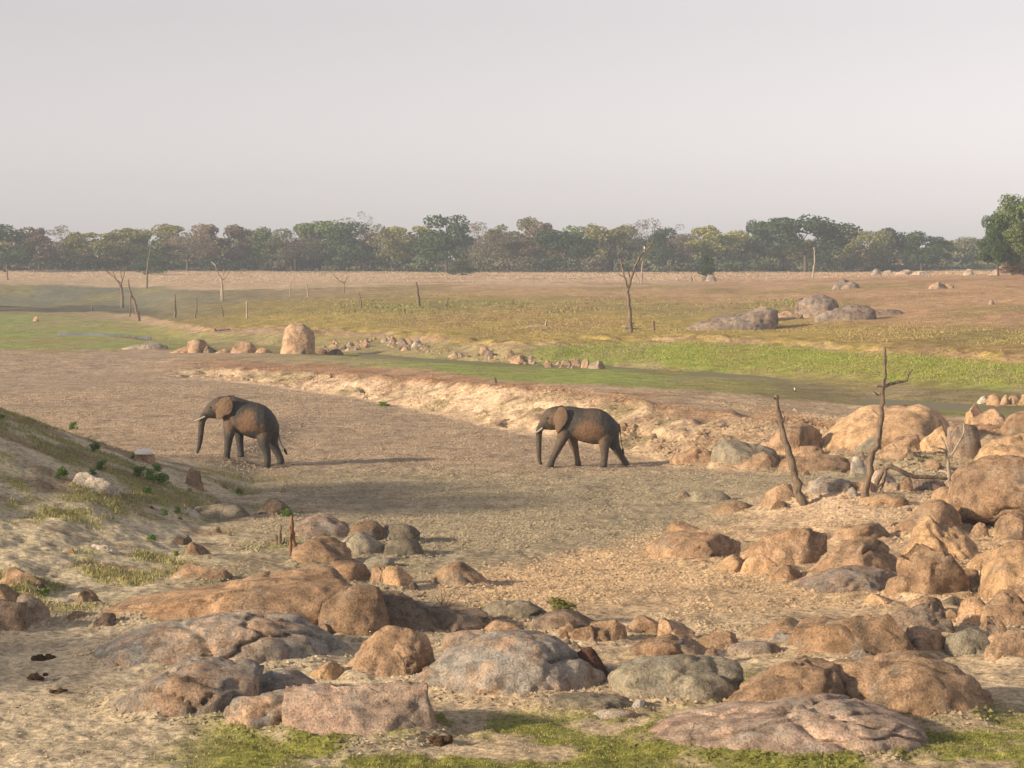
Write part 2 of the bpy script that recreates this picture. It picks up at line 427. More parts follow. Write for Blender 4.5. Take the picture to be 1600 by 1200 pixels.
# ------------------------------------------------------------------ the ground sheet
NC = 410
tin = np.linspace(-.262, .262, NC)
tout = .262 + np.cumsum(np.geomspace(.004, .12, 34))
T = np.concatenate([-tout[::-1], tin, tout])
wY = np.sqrt(np.maximum(YR, 0) ** 2 + 16 ** 2)
GX = T[None, :] * wY[:, None]; GY = np.repeat(YR[:, None], len(T), 1)
gx = GX.ravel(); gy = GY.ravel()
gs = seg_s(gx, gy)
gz = macro(gx, gy) + np.where(gy > 20, detail(gx, np.maximum(gy, 20), gs), 0)

def C(*v): return np.array(v, float)
MUD = C(.375, .29, .21); BED_GREY = C(.345, .30, .21); SAND = C(.47, .36, .245); SCARP = C(.60, .455, .315)
RED = C(.34, .20, .115); G1 = C(.275, .32, .09); G2 = C(.26, .305, .065); OY = C(.36, .28, .095)
TAN = C(.40, .275, .155); GOLD = C(.48, .36, .245); GREY = C(.165, .165, .12); DKM = C(.23, .245, .085); OLM = C(.245, .205, .105)
SEGPX = [0, 220, 400, 700, 950, 1280, 1420, 1600]
SEG = [
 [MUD] * 8,
 [MUD, MUD, SCARP, SCARP, C(.54, .405, .275), C(.44, .33, .22), C(.42, .32, .22), C(.42, .32, .22)],
 [MUD, MUD, C(.35, .22, .14), C(.37, .25, .16), C(.42, .315, .215), C(.42, .32, .22), SAND, SAND],
 [MUD, MUD, MUD, G1, G1, OLM, DKM, DKM],
 [C(.26, .30, .10), C(.26, .295, .10), OLM, DKM, DKM, OLM, OLM, OLM],
 [C(.26, .30, .10), C(.26, .30, .10), OLM, DKM, C(.12, .14, .05), OLM, OLM, OLM],
 [C(.25, .29, .105), C(.28, .28, .11), C(.32, .275, .14), C(.29, .25, .135), G2, G2, G2, G2],
 [C(.24, .23, .11), C(.37, .28, .18), C(.42, .30, .20), C(.38, .28, .17), C(.40, .30, .18), C(.38, .28, .16), C(.34, .25, .12), C(.34, .25, .12)],
 [C(.075, .078, .062), C(.14, .13, .09), OY, OY, OY, OY, C(.30, .215, .085), C(.30, .215, .085)],
 [GREY, GREY, C(.27, .22, .09), C(.30, .235, .095), C(.34, .245, .115), C(.40, .27, .145), C(.42, .275, .155), C(.42, .275, .155)],
 [GREY, GREY, C(.24, .20, .125), C(.40, .28, .16), C(.42, .285, .165), C(.44, .30, .17), C(.45, .30, .17), C(.45, .30, .17)],
 [GOLD, GOLD, GOLD, GOLD, GOLD, GOLD, C(.47, .32, .15), C(.47, .31, .14)],
 [C(.16, .135, .085)] * 8]
SEG = np.array(SEG)
px_v = np.clip(800 + F * gx / np.maximum(gy, 5), -400, 2200)
sj = np.clip(gs + .16 * fbm2(gx / 4, gy / 9, 4, 61) * sst(1.0, 1.6, gs), 0, 12.99)
def segcol(sv, pv):
    k = np.clip(np.floor(sv).astype(int), 0, 12); fr = sv - k
    out = np.zeros((len(sv), 3))
    wn = sst(.78, 1.0, fr)[:, None]; k2 = np.minimum(k + 1, 12)
    fi = np.interp(pv, SEGPX, range(8)); i = np.clip(np.floor(fi).astype(int), 0, 6); u = (fi - i)[:, None]
    a = SEG[k, i] * (1 - u) + SEG[k, i + 1] * u; b = SEG[k2, i] * (1 - u) + SEG[k2, i + 1] * u
    return a * (1 - wn) + b * wn
gc = segcol(sj, px_v)
py_v = np.clip(HY + F * (CZ - macro(gx, gy)) / np.maximum(gy, 5), 400, 3000)
def blend(c, col, w): return c * (1 - w[:, None]) + np.asarray(col) * w[:, None]
nA = fbm2(gx / 2.2, gy / 3.0, 5, 71); nB = fbm2(gx / .7, gy / .9, 4, 72); nC = fbm2(gx / 9, gy / 16, 4, 73)
bed = gy < 84
# greyer tone over the middle of the bed, then pale pitted sand in front
mudflat = (1 - sst(77, 84, gy + 2 * nA)) * sst(-12, -6, gx)
gc = blend(gc, BED_GREY, mudflat * .8)
edge = 57 + 1.25 * (gx - 0) + 1.6 * nA
sandw = (1 - sst(edge - 2, edge + 2, gy)) * sst(-3.5, 0, gx) * (gy < 84)
gc = blend(gc, C(.52, .385, .25), sandw)
fl = (1 - sst(48.5, 52, gy + 1.5 * nA)) * (1 - sst(-3, 0, gx)) * (gy < 84)
gc = blend(gc, C(.50, .425, .305), fl)
mid = (1 - sst(47, 50, gy)) * (gy > 20)
gc = blend(gc, C(.48, .40, .285), mid * .6)
rightsand = np.exp(-((gx - 9.5) / 3.0) ** 2 - ((gy - 66) / 4.5) ** 2)
gc = blend(gc, SCARP, np.clip(rightsand * 1.2, 0, 1) * .8)
# grassy bank at the left
slope = sst(-6.0, -9.5, gx + 1.2 * nA) * sst(47, 51, gy + nA) * (1 - sst(75, 81, gy))
sc = blend(np.tile(C(.54, .465, .325), (len(gx), 1)), C(.34, .32, .14), sst(0, .4, nA + .4 * nB))
sc = blend(sc, C(.30, .215, .14), sst(.05, .4, fbm2(gx / 1.6, gy / 1.4, 4, 75)) * .9)
sc = blend(sc, C(.44, .27, .13), sst(.1, .4, fbm2(gx / 2.5, gy / 2.0, 3, 76)) * (1 - sst(55, 60, gy)) * .9)
gc = gc * (1 - slope[:, None]) + sc * slope[:, None]
tip = sst(-3, -6, gx) * sst(50, 53, gy) * (1 - sst(62, 66, gy)) * (1 - slope) * sst(-.1, .3, nA)
gc = blend(gc, C(.22, .215, .09), tip * .7)
# green along the foot of the near shore
gfront = (1 - sst(36.6, 39.2, gy + .9 * nA - .12 * np.clip(gx, -3, 6) * 0)) * sst(-5.5, -3.5, gx + nA)
gfront = np.maximum(gfront, .9 * np.exp(-((gx - 4.2) / 1.2) ** 2 - ((gy - 40.6) / 1.3) ** 2))
gpatch = gfront * sst(-.40, .15, nB + .5 * nA)
gpatch[gy < 28] *= .5
gc = blend(gc, C(.21, .215, .055), gpatch)
grn = sst(2.9, 3.1, gs) * (1 - sst(7.0, 7.2, gs))
gc = blend(gc, C(.30, .25, .10), grn * sst(.1, .5, fbm2(gx / 5, gy / 9, 5, 95)) * .75)
gc = blend(gc, C(.33, .26, .16), grn * sst(.15, .45, fbm2(gx / 3, gy / 7, 4, 96)) * .6)
# patchiness of the far plain
plain = sst(8, 8.4, gs) * (1 - sst(11.6, 12, gs))
gc = blend(gc, C(.42, .275, .165), plain * sst(8.45, 8.8, gs + .3 * nC) * sst(1000, 1150, px_v) * .8)
gc = blend(gc, C(.33, .20, .12), plain * sst(.05, .4, nC) * .7 * sst(500, 700, px_v))
gc = blend(gc, C(.25, .22, .085), plain * sst(.1, .4, fbm2(gx / 14, gy / 30, 4, 78)) * .6 * (1 - sst(10.5, 11.5, gs)))
fsc = sst(6.9, 7.05, gs) * (1 - sst(8.0, 8.15, gs)) * sst(240, 330, px_v)
gc = blend(gc, OY * .95, fsc * sst(-.05, .25, fbm2(gx / 2.5, gy / 2.5, 4, 97)))
gc = blend(gc, C(.30, .20, .125), fsc * sst(.05, .3, fbm2(gx / 1.2, gy / 1.2, 3, 98)) * .7)
ter = sst(1.9, 2.1, gs) * (1 - sst(2.8, 3.1, gs)) * sst(240, 350, px_v)
gc = blend(gc, RED, ter * sst(.05, .4, fbm2(gx / 3, gy / 4, 4, 79)) * .8)
scz = sst(.9, 1.1, gs) * (1 - sst(1.9, 2.1, gs)) * sst(240, 350, px_v)
gc = blend(gc, C(.34, .235, .155), scz * sst(.05, .4, fbm2(gx / 1.5, gy / 1.5, 5, 81)) * .8)
gc = blend(gc, C(.30, .25, .14), scz * sst(.2, .4, fbm2(gx / 3.5, gy / 2.5, 3, 82)) * .7)
gc = blend(gc, RED, np.exp(-((gs - 2.02) / .1) ** 2) * sst(240, 350, px_v) * .6)
gc *= (1 + .16 * nB + .12 * nA)[:, None]
gc = np.clip(gc, .02, .8)
nr, ncol = GX.shape
ii = np.arange(nr * ncol).reshape(nr, ncol)
quads = np.stack([ii[:-1, :-1].ravel(), ii[:-1, 1:].ravel(), ii[1:, 1:].ravel(), ii[1:, :-1].ravel()], 1)
GROUND = ground_material()
GO = add('ground', np_mesh('ground', np.stack([gx, gy, gz], 1), quads, GROUND, gc), kind='structure',
    label='dry lake bed, sandy banks and grass plain')

# water
def water_material(name, col):
    m, t, b = nodes(name)
    b.inputs['Base Color'].default_value = (*col, 1); b.inputs['Roughness'].default_value = .06
    b.inputs['Specular IOR Level'].default_value = .5
    geo = N(t, 'ShaderNodeNewGeometry'); n = N(t, 'ShaderNodeTexNoise', Scale=1.2, Detail=3); t.links.new(geo.outputs['Position'], n.inputs['Vector'])
    bp = N(t, 'ShaderNodeBump', Strength=.08, Distance=.02); t.links.new(n.outputs[0], bp.inputs['Height']); t.links.new(bp.outputs[0], b.inputs['Normal'])
    return m
WM = water_material('shallow_water', (.10, .09, .06))
WMUD_TINT = water_material('muddy_water_bank_tint', (.15, .135, .05)); _b = [n for n in WMUD_TINT.node_tree.nodes if n.type == 'BSDF_PRINCIPLED'][0]; _b.inputs['Roughness'].default_value = .4; _b.inputs['Specular IOR Level'].default_value = .03  # olive base colour stands in for the bank's reflection, gloss kept low
def water(pts, z, mat=None):
    me = bpy.data.meshes.new('water'); me.from_pydata([(x, y, z) for x, y in pts], [], [tuple(range(len(pts)))]); me.materials.append(mat or WM)
    return add('water', me, kind='structure', label='still shallow muddy water')
def at(px, Yd): return ((px - 800) / F * Yd, Yd)
def band(z, cols, mat=None):
    """a sheet of water between near and far distances per column, held by its banks"""
    lo = [at(p, a) for p, a, b in cols]; hi = [at(p, b) for p, a, b in cols][::-1]
    return water(lo + hi, z, mat)
def linesD(px, k): return float(np.interp(px, pxs, cD[:, k - 1]))
band(.2, [(p, linesD(p, 4) - 1, linesD(p, 6) + 2) for p in (560, 700, 800, 950, 1050, 1200, 1265)], WMUD_TINT)
band(.27, [(p, linesD(p, 3) - 1, linesD(p, 5) + 2.5) for p in (1330, 1400, 1500, 1600, 1800)], WMUD_TINT)
band(.045, [(p, linesD(p, 5) - 4, linesD(p, 5) + 5) for p in (90, 140, 200, 235)])
band(.18, [(p, linesD(p, 9) - 22, linesD(p, 9) + 5) for p in (-300, 0, 120, 170)])

# ------------------------------------------------------------------ rocks
ICO = {}
def ico(l):
    if l not in ICO:
        bm = bmesh.new(); bmesh.ops.create_icosphere(bm, subdivisions=l, radius=1)
        V = np.array([v.co[:] for v in bm.verts]); Fc = np.array([[v.index for v in f.verts] for f in bm.faces]); bm.free(); ICO[l] = (V, Fc)
    return ICO[l]

PROF = {
 'dome': [.15, .55, .8, .94, 1, .95, .82, .56, .15], 'loaf': [.35, .75, .92, .98, 1, 1, .95, .78, .35], 'block': [.82, .93, 1, .98, 1, .97, .99, .95, .8],
 'wl': [.05, .22, .42, .62, .8, .95, 1, .88, .5], 'wr': [.5, .88, 1, .95, .8, .62, .42, .22, .05], 'peak': [.1, .3, .55, .8, 1, .85, .6, .35, .12],
 'egg': [.5, .8, .92, .98, 1, .98, .93, .82, .52], 'slab': [.3, .7, .85, .95, 1, .95, .9, .75, .35], 'pl': [.25, .6, .9, 1, .85, .7, .55, .4, .15], 'pr': [.15, .4, .55, .7, .85, 1, .9, .6, .25],
}
def rock_mesh(name, w, d, h, prof, mat, seed, level, ang=.35, under=.4, grooves=True, box=.8):
    V, Fc = ico(level); a, b, c = V[:, 0], V[:, 1], V[:, 2]
    u = np.clip(a / .92, -1, 1); r = np.sqrt(b * b + c * c) + 1e-9; rho = np.minimum(1, r / .39)
    cb = b / r; sb = c / r
    pr = PROF[prof] if isinstance(prof, str) else prof
    P = np.interp(u, np.linspace(-1, 1, len(pr)), pr)
    Q = (1 - np.abs(u) ** 2.6 * .8) ** .6
    y = Q * d / 2 * np.sign(cb) * np.abs(cb) ** box * rho
    sink = .0 if under > .6 else .3
    zt = np.where(sb > 0, -sink + (P + sink) * np.abs(sb) ** box * np.sqrt(rho), -sink - under * np.sqrt(np.clip(P, 0, 1)) * np.abs(sb) ** box * rho) * h
    zt = np.where((sb > 0) & (rho < 1), zt, zt)
    p = np.stack([u * w / 2, y, zt], 1)
    rs = np.random.RandomState(seed)
    # fracture planes
    nrm = np.array([2 / w, 2 / d, 1 / h])
    for k in range(int(3 + ang * 12)):
        n = rs.normal(0, 1, 3); n[2] = abs(n[2]) * .7; n[1] -= .3; n /= np.linalg.norm(n)
        dd = rs.uniform(.70, .98) - .22 * ang if ang > .3 else rs.uniform(.84, 1.0)
        s = np.maximum((p * nrm) @ n - dd, 0)
        p = p - (n / nrm)[None, :] * s[:, None] * min(1, .6 + ang)
    sz = (w * d * h) ** (1 / 3)
    off = rs.uniform(-50, 50, 3)
    e = p / np.maximum(np.linalg.norm(p, axis=1), 1e-6)[:, None]
    dis = fbm3(p / (sz * .6) + off, 3, seed % 90) * .07 * sz
    rdg = np.abs(fbm3(p / (sz * .33) * np.array([1, 1, 1.5]) + off, 4, seed % 90 + 5))
    dis += -(.22 - rdg) * .10 * sz * (.1 + ang) + fbm3(p / (sz * .12) + off, 4, seed % 90 + 15) * .035 * sz
    dis += .06 * min(sz, 1.2) * np.minimum(fbm3(p / .5 + off, 3, seed % 40 + 2), .15)
    if grooves:
        g = np.abs(fbm3(p / (sz * .9) * np.array([1, 1, 1.6]) + off * 2, 2, seed % 70 + 9))
        dis -= .045 * sz * (1 - sst(0, .03, g))
    if level >= 4:
        nc = int(4 + 3 * ang + level); sd = rs.uniform(-1, 1, (nc, 3)) * np.array([1, .9, .9]) + np.array([0, 0, .4])
        qn = p * nrm * np.array([1.0, 1.0, .9]); qn = qn + .22 * np.stack([fbm3(qn * 2.2 + off + 9 * k_, 3, seed % 50 + k_) for k_ in range(3)], 1)
        dm = np.sqrt(((qn[:, None, :] - sd[None]) ** 2).sum(2)); so_ = np.sort(dm, 1); kk = np.argmin(dm, 1)
        offc = rs.uniform(-1, 1, nc) * .035 * (.6 + ang)
        gap = so_[:, 1] - so_[:, 0]
        dis += sz * (offc[kk] * sst(0, .10, gap) - .065 * (1 - sst(.0, .045, gap)) * (fbm3(p / (sz * .5) + off * 3, 2, 4) > -.15))
    pit = fbm3(p / .16 + off, 2, seed % 60 + 3) * min(.03, .02 * sz)
    p = p + e * (dis + pit)[:, None]
    if under <= .6:
        vis = p[:, 2] > .06 * h
        lo, hi = p[vis, 0].min(), p[vis, 0].max(); p[:, 0] = (p[:, 0] - lo) / (hi - lo) * w - w / 2
        zm = p[:, 2].max(); p[:, 2] = np.where(p[:, 2] > 0, p[:, 2] * h / zm, p[:, 2])
    return np_mesh(name, p, Fc, mat)

NROCK = [0]; FOOT = []
def rock(x0, x1, yt, yb, prof, mat, dep, label, name='boulder', ang=.35, group=None, under=.4, lift=0.0, box=.8, tilt=0, hscale=1.0):
    NROCK[0] += 1; seed = NROCK[0] * 37 + int(x0)
    if yb > 930 and x1 - x0 > 90:
        gw = (x1 - x0) * .07; x0, x1 = x0 - gw, x1 + gw; yb += 4      # the visible foot is drifted over with sand
    x, yb_, zg = hit((x0 + x1) / 2, yb)
    w = (x1 - x0) / F * yb_; d = w * dep * (1.0 if under > .6 or yb < 660 else (1.75 if x1 - x0 > 150 else 1.3)); yc = yb_ + d * .42
    zt = CZ - (yt - HY) / F * yc
    zc = min(zg, ground_z(x, yc)) - .03
    h = max(zt - zc, .12 * w) * hscale
    wpx = x1 - x0
    lev = 6 if wpx > 290 else 5 if wpx > 115 else (4 if wpx > 26 else 3)
    xc = ((x0 + x1) / 2 - 800) / F * yc
    me = rock_mesh(name, w * yc / yb_ * 1.02, d, h - lift, prof, RM[mat], seed, lev, ang, under, wpx > 50, box)
    o = add(name, me, None, (xc, yc, zc + lift), label, 'rock' if name != 'stone' else 'stone', group)
    if yb > 600: FOOT.append((xc, yc, w, d, h))
    if tilt: o.rotation_euler = (0, math.radians(tilt), 0)
    return o

R = rock
# long outcrop in the left foreground
R(185, 562, 888, 978, [.12, .36, .52, .66, .78, .86, .93, 1, .98, .85], 'or', .42, 'long orange whaleback boulder with cracked right end, left foreground', ang=.2)
R(506, 604, 911, 996, [.85, .95, 1, 1, .95, .9], 'br', .8, 'squarish brown block wedged between two dark cracks of the long outcrop', ang=.3)
R(574, 684, 922, 988, [1, .98, .92, .8, .62, .3], 'dk', .9, 'dark block at the right end of the long cracked outcrop', ang=.3)
R(630, 765, 946, 988, [.7, 1, .9, .85, .8, .55, .3], 'dk', .55, 'low dark layered ledge beside the dry thorn twigs', ang=.5)
R(478, 527, 974, 1003, 'dome', 'br', .8, 'small brown chunk below the crack of the long outcrop', ang=.5)
R(168, 518, 958, 1040, [.18, .5, .72, .86, .95, 1, .98, .85, .55, .2], 'gr', .36, 'wide grey slab with orange patches lying in front of the long outcrop', ang=.15)
R(186, 396, 1030, 1120, [.06, .3, .58, .82, .97, 1, .97, .92, .8], 'gr', .62, 'sand-dusted dark grey dome at the lower left', ang=.2)
R(362, 492, 1078, 1142, [.85, .95, 1, .96, .9, .85], 'gr', .8, 'low grey block between the sandy dome and the pinkish block', ang=.35)
R(458, 670, 1060, 1158, [.72, .86, .9, .95, .97, 1, 1, .98, .86], 'pk', .62, 'rectangular pinkish grey block with a broken front face, bottom centre left', ang=.35, box=.55)
R(545, 672, 978, 1066, [.45, .78, .95, 1, .98, .88, .6], 'or', .8, 'rounded orange boulder resting on the pinkish rectangular block', ang=.35, box=.9)
R(482, 542, 1034, 1068, 'pr', 'tn', .8, 'small pale angular block left of the rounded orange boulder', ang=.7)
R(662, 948, 985, 1088, [.2, .5, .74, .9, 1, 1, .9, .66, .4, .15], 'gr', .5, 'big grey and pink whaleback in the centre foreground', ang=.2)
R(963, 1147, 1021, 1098, [.35, .7, .88, .98, 1, .97, .9, .84, .62], 'gg', .55, 'smooth grey-green boulder with a dark undercut right end', ang=.15, lift=.12, box=.9)
R(992, 1100, 991, 1028, [.4, .8, .98, 1, .9, .7, .35], 'br', .7, 'lichen-covered brown boulder behind the smooth grey-green one', ang=.3)
R(1028, 1088, 966, 1000, [.5, .9, 1, 1, .9, .3], 'br', .7, 'flat-topped brown rock behind the lichen-covered boulder', ang=.6)
R(983, 1042, 962, 992, 'pl', 'or', .8, 'orange brown rock left of the flat-topped rock', ang=.5)
R(1080, 1155, 983, 1012, [.6, 1, .9, .8, .6, .2], 'br', .6, 'low brown wedge right of the flat-topped rock', ang=.5)
R(922, 980, 967, 1004, [.5, .9, 1, .9, .8, .4], 'or', .7, 'reddish brown angular rock near the short dark stick', ang=.6)
R(892, 936, 976, 1003, 'dome', 'or', .8, 'orange knob left of the reddish angular rock', ang=.5)
R(868, 912, 969, 992, 'slab', 'br', .7, 'thin flat brown rock behind the big centre whaleback', ang=.6)
R(838, 935, 952, 981, [.4, .7, .95, 1, .8, .5, .2], 'dk', .6, 'dark rock capped with golden grass', ang=.3)
R(752, 858, 937, 968, [.4, .8, 1, .98, .9, .7, .3], 'gg', .6, 'grey-green lichened rock left of the grass-capped dark rock', ang=.25)
R(750, 822, 969, 992, [.3, .7, 1, .9, .8, .4], 'br', .5, 'low mottled rock at the upper left of the centre whaleback', ang=.5)
R(1098, 1130, 1009, 1036, 'pr', 'or', .8, 'small bright orange angular stone on the grey-green boulder’s shoulder'.replace('’', "'"), 'stone', ang=.9)
R(1135, 1222, 1002, 1024, 'slab', 'gr', .6, 'flat grey slab left of the lumpy pitted boulder', ang=.3)
R(1172, 1264, 966, 993, 'wl', 'or', .6, 'low tan ridge running into the lumpy pitted boulder', ang=.3)
R(1200, 1252, 988, 1004, 'slab', 'gr', .7, 'small flat stone below the low tan ridge', 'stone', ang=.5)
R(652, 712, 1038, 1080, 'pl', 'dk', .8, 'dark wedge between the rounded orange boulder and the centre whaleback', ang=.5)
R(392, 490, 1046, 1090, 'slab', 'gr', .8, 'sand-covered ledge above the low grey block', ang=.3)
R(425, 535, 985, 1032, 'wr', 'gr', .7, 'right-hand tongue of the wide grey slab', ang=.3)
R(690, 775, 985, 1012, 'slab', 'gr', .6, 'flat sandy rock between the dark ledge and the centre whaleback', ang=.3)
R(560, 640, 1000, 1030, 'slab', 'br', .6, 'brown rubble shelf behind the rounded orange boulder', ang=.6)
# slab leaning between the two centre boulders
o = R(926, 962, 1006, 1078, 'block', 'rd', .55, 'dark maroon tabular slab leaning between two foreground boulders', 'slab', ang=.3, box=.45, tilt=-28)
R(958, 998, 1060, 1088, 'peak', 'gr', .9, 'grey wedge just below the leaning maroon slab', 'stone', ang=.8)
R(985, 1018, 1092, 1113, 'dome', 'gr', .9, 'rounded blue-grey stone in front of the leaning slab', 'stone', ang=.4)
R(968, 1000, 1083, 1100, 'slab', 'pk', .9, 'flat pinkish stone between leaning slab and blue-grey stone', 'stone', ang=.7)
R(925, 1000, 1108, 1127, 'slab', 'gr', .6, 'flat grey rock sunk in the grass edge below the leaning slab', ang=.4)
R(850, 985, 1085, 1110, 'slab', 'gg', .45, 'low sandy grey ledge at the foot of the centre whaleback', ang=.4)
# front right
R(1148, 1310, 1030, 1122, [.15, .45, .7, .86, .96, 1, .98], 'br', .75, 'left half of the big cracked brown boulder, lower right', ang=.15)
R(1300, 1528, 1020, 1122, [.72, .88, .94, .98, 1, .96, .88, .72, .4], 'br', .58, 'right half of the big cracked brown boulder, lower right', ang=.2)
R(1040, 1418, 1092, 1174, [.15, .45, .62, .75, .86, .94, 1, .97, .85, .65, .3], 'pk', .42, 'broad low pinkish whaleback nearest the bottom edge, lower right', ang=.15)
R(1038, 1078, 1122, 1147, 'pl', 'pk', .9, 'small pink broken stone at the left tip of the broad low whaleback', 'stone', ang=.9)
R(1488, 1556, 1084, 1114, 'dome', 'gr', .7, 'low grey rock on the sand right of the cracked brown boulder', ang=.2)
R(1250, 1415, 956, 1034, [.75, .92, 1, .97, .98, .96, .85, .72, .6], 'or', .75, 'lumpy pitted orange-brown boulder, right middle foreground', ang=.55)
R(1315, 1385, 1012, 1036, 'slab', 'gr', .5, 'grey stone at the foot of the lumpy pitted boulder', ang=.4)
R(1370, 1482, 941, 992, [.15, .55, .9, 1, .95, .72, .45, .2], 'dk', .7, 'dark brown pyramid-like boulder behind the lumpy pitted one', ang=.7)
R(1412, 1478, 975, 1022, [.6, .95, 1, .85, .8, .75, .5], 'br', .8, 'two-toned boulder with a wet dark base below the dark pyramid', ang=.35)
R(1476, 1552, 979, 1026, [.7, .95, 1, .95, .9, .75, .4], 'gg', .8, 'rounded grey-brown boulder right of the two-toned one', ang=.25, lift=.06)
R(1538, 1640, 984, 1029, 'loaf', 'or', .7, 'orange boulder cut by the right edge, lower of the pile', ang=.35)
R(1494, 1540, 931, 979, [.6, .8, .9, 1, .9, .6], 'or', .9, 'blocky pink-orange boulder in the right-hand pile', ang=.8)
R(1531, 1606, 921, 987, [.5, .8, 1, .9, .7, .4], 'br', .9, 'tall angular brown boulder in the right-hand pile', ang=.9)
R(1522, 1576, 962, 1002, 'peak', 'br', .8, 'triangular boulder in front of the tall angular one', ang=.8)
R(1580, 1640, 930, 975, 'dome', 'br', .8, 'brown boulder at the right edge behind the tall angular one', ang=.5)
R(1470, 1500, 952, 972, 'dome', 'br', .9, 'small round brown stone left of the blocky pink-orange boulder', 'stone', ang=.3)
R(1470, 1500, 931, 951, 'loaf', 'gg', .9, 'smooth greenish stone beside the blocky pink-orange boulder', 'stone', ang=.2)
R(1418, 1476, 932, 962, 'slab', 'br', .7, 'rounded rock under the flat pale slab', ang=.3)
R(1400, 1472, 928, 941, 'slab', 'pa', .5, 'flat pale slab below the dark trapezoid boulder', ang=.3)
R(1480, 1500, 932, 945, 'dome', 'tn', .9, 'little tan cobble on the greenish stone', 'stone', ang=.3)
R(1408, 1508, 853, 937, [.6, .85, 1, .98, .85, .68, .5], 'br', .85, 'dark trapezoid boulder standing upright in the right-hand rocks', ang=.7, box=.65)
R(1380, 1442, 897, 937, [.4, .8, 1, .95, .7], 'or', .9, 'rounded orange boulder leaning on the dark trapezoid boulder', ang=.3)
R(1440, 1475, 920, 940, 'peak', 'tn', .9, 'small tan wedge at the foot of the dark trapezoid boulder', 'stone', ang=.8)
R(1494, 1532, 888, 922, 'slab', 'br', .9, 'small reddish boulder right of the dark trapezoid boulder', ang=.7)
R(1540, 1690, 838, 948, [.35, .75, .92, 1, 1, .95, .9], 'tn', .8, 'large bright orange boulder cut by the right edge', ang=.25)
R(1512, 1590, 848, 900, [.3, .6, .8, .95, 1, 1], 'tn', .8, 'tan slab sloping up to the large bright orange boulder', ang=.4)
R(1486, 1660, 711, 832, 'egg', 'or', .9, 'huge round balanced boulder at the right edge', ang=.2, under=.85, lift=.9, box=1.0)
R(1556, 1610, 801, 848, 'egg', 'br', .9, 'brown ball-shaped boulder tucked under the huge round one', ang=.2, under=.7, lift=.25, box=1.0)
R(1510, 1545, 815, 845, 'block', 'or', .9, 'orange chock stone under the huge round boulder', ang=.6)
R(1412, 1528, 804, 884, [.2, .55, .9, 1, .8, .75, .65, .4], 'tn', .7, 'bright peaked boulder below the huge round one', ang=.6)
R(1392, 1502, 780, 842, [.1, .35, .6, .82, .97, 1, .85, .6], 'br', .7, 'brown boulder sloping left, behind the bright peaked boulder', ang=.3)
R(1158, 1292, 824, 893, [.25, .55, .85, .95, .98, 1, .9], 'or', .6, 'slab with a jagged crack, left part of the tilted pair at right', ang=.4)
R(1258, 1412, 838, 914, [.15, .4, .7, .88, 1, .98, .92, .75], 'or', .6, 'large tilted slab with a shaded underside, right of the jagged crack', ang=.3)
R(1298, 1396, 817, 852, [.5, .8, .85, .95, 1, .7], 'br', .6, 'dark ridge behind the tilted slabs', ang=.5)
R(1112, 1172, 866, 896, 'wl', 'tn', .8, 'low triangular tan rock at the left tip of the tilted slabs', ang=.5)
R(1157, 1218, 866, 902, 'loaf', 'tn', .7, 'squat tan block below the jagged crack', ang=.6)
R(1200, 1260, 880, 910, 'pl', 'or', .7, 'low orange wedge under the tilted slabs', ang=.6)
R(1236, 1408, 886, 930, [.2, .5, .8, .95, 1, .9, .7], 'pk', .5, 'flat pinkish sheet of rock in front of the large tilted slab', ang=.2)
R(1350, 1400, 926, 946, 'wr', 'tn', .8, 'small pale flat rock on the pitted sand near the rounded orange boulder', ang=.5)
R(1010, 1158, 828, 875, [.35, .75, .9, .95, 1, .95, .85, .55], 'or', .62, 'isolated lumpy boulder on the sand, centre right', ang=.3)
R(1038, 1108, 814, 842, 'pl', 'or', .7, 'small orange knob directly behind the isolated lumpy boulder', ang=.4)
R(1076, 1142, 764, 786, 'slab', 'gg', .6, 'smooth grey low rock on the shaded silt', ang=.15)
R(1054, 1080, 767, 780, 'peak', 'br', .8, 'small brown pointed stone left of the smooth grey low rock', 'stone', ang=.7)
R(1113, 1182, 782, 801, 'dome', 'or', .7, 'low orange hump between grey rock and leaning dead trunk', ang=.2)
R(1190, 1250, 754, 792, [.2, .55, .85, 1, .98, .8], 'or', .8, 'orange boulder at the foot of the leaning dead trunk', ang=.35)
R(1203, 1232, 782, 799, 'peak', 'br', .8, 'small wedge in front of the boulder under the leaning trunk', 'stone', ang=.8)
R(1262, 1332, 744, 774, [.6, .95, 1, .9, .7, .5], 'gr', .6, 'blue-grey slab between the two standing dead trunks', ang=.4)
# row behind, right of the second elephant
R(1042, 1118, 697, 729, 'wl', 'or', .8, 'tan wedge with a shaded right side, right of the second elephant', ang=.4)
R(1112, 1218, 687, 729, [.75, 1, .95, .9, .85, .6, .4], 'gg', .6, 'grey shaded boulder touching the tan wedge', ang=.4)
R(1142, 1216, 705, 733, 'wl', 'or', .7, 'orange low boulder in front of the grey shaded one', ang=.3)
R(1186, 1290, 661, 712, [.35, .55, .78, .95, 1, .85, .55], 'br', .7, 'brown arched boulder crossed by a dark crack, beneath the driftwood pole', ang=.35)
R(1220, 1326, 706, 738, [.4, .8, .95, 1, .9, .8, .6], 'or', .55, 'rounded orange boulder with a shaded belly behind the leaning trunk', ang=.2, lift=.1)
R(1238, 1290, 696, 714, 'loaf', 'or', .6, 'small orange boulder under the brown arched one', ang=.3)
R(1278, 1488, 629, 706, [.1, .42, .68, .86, .97, 1, .98, .88, .6], 'tn', .62, 'giant smooth tan dome boulder in front of the pool', ang=.08, box=.95)
R(1336, 1376, 680, 712, 'loaf', 'gg', .8, 'grey-green rock just left of the standing dead trunk', ang=.4)
R(1372, 1448, 678, 718, [.3, .7, .95, 1, .85, .5], 'br', .7, 'lumpy brown rock between dead trunk and split boulder', ang=.4)
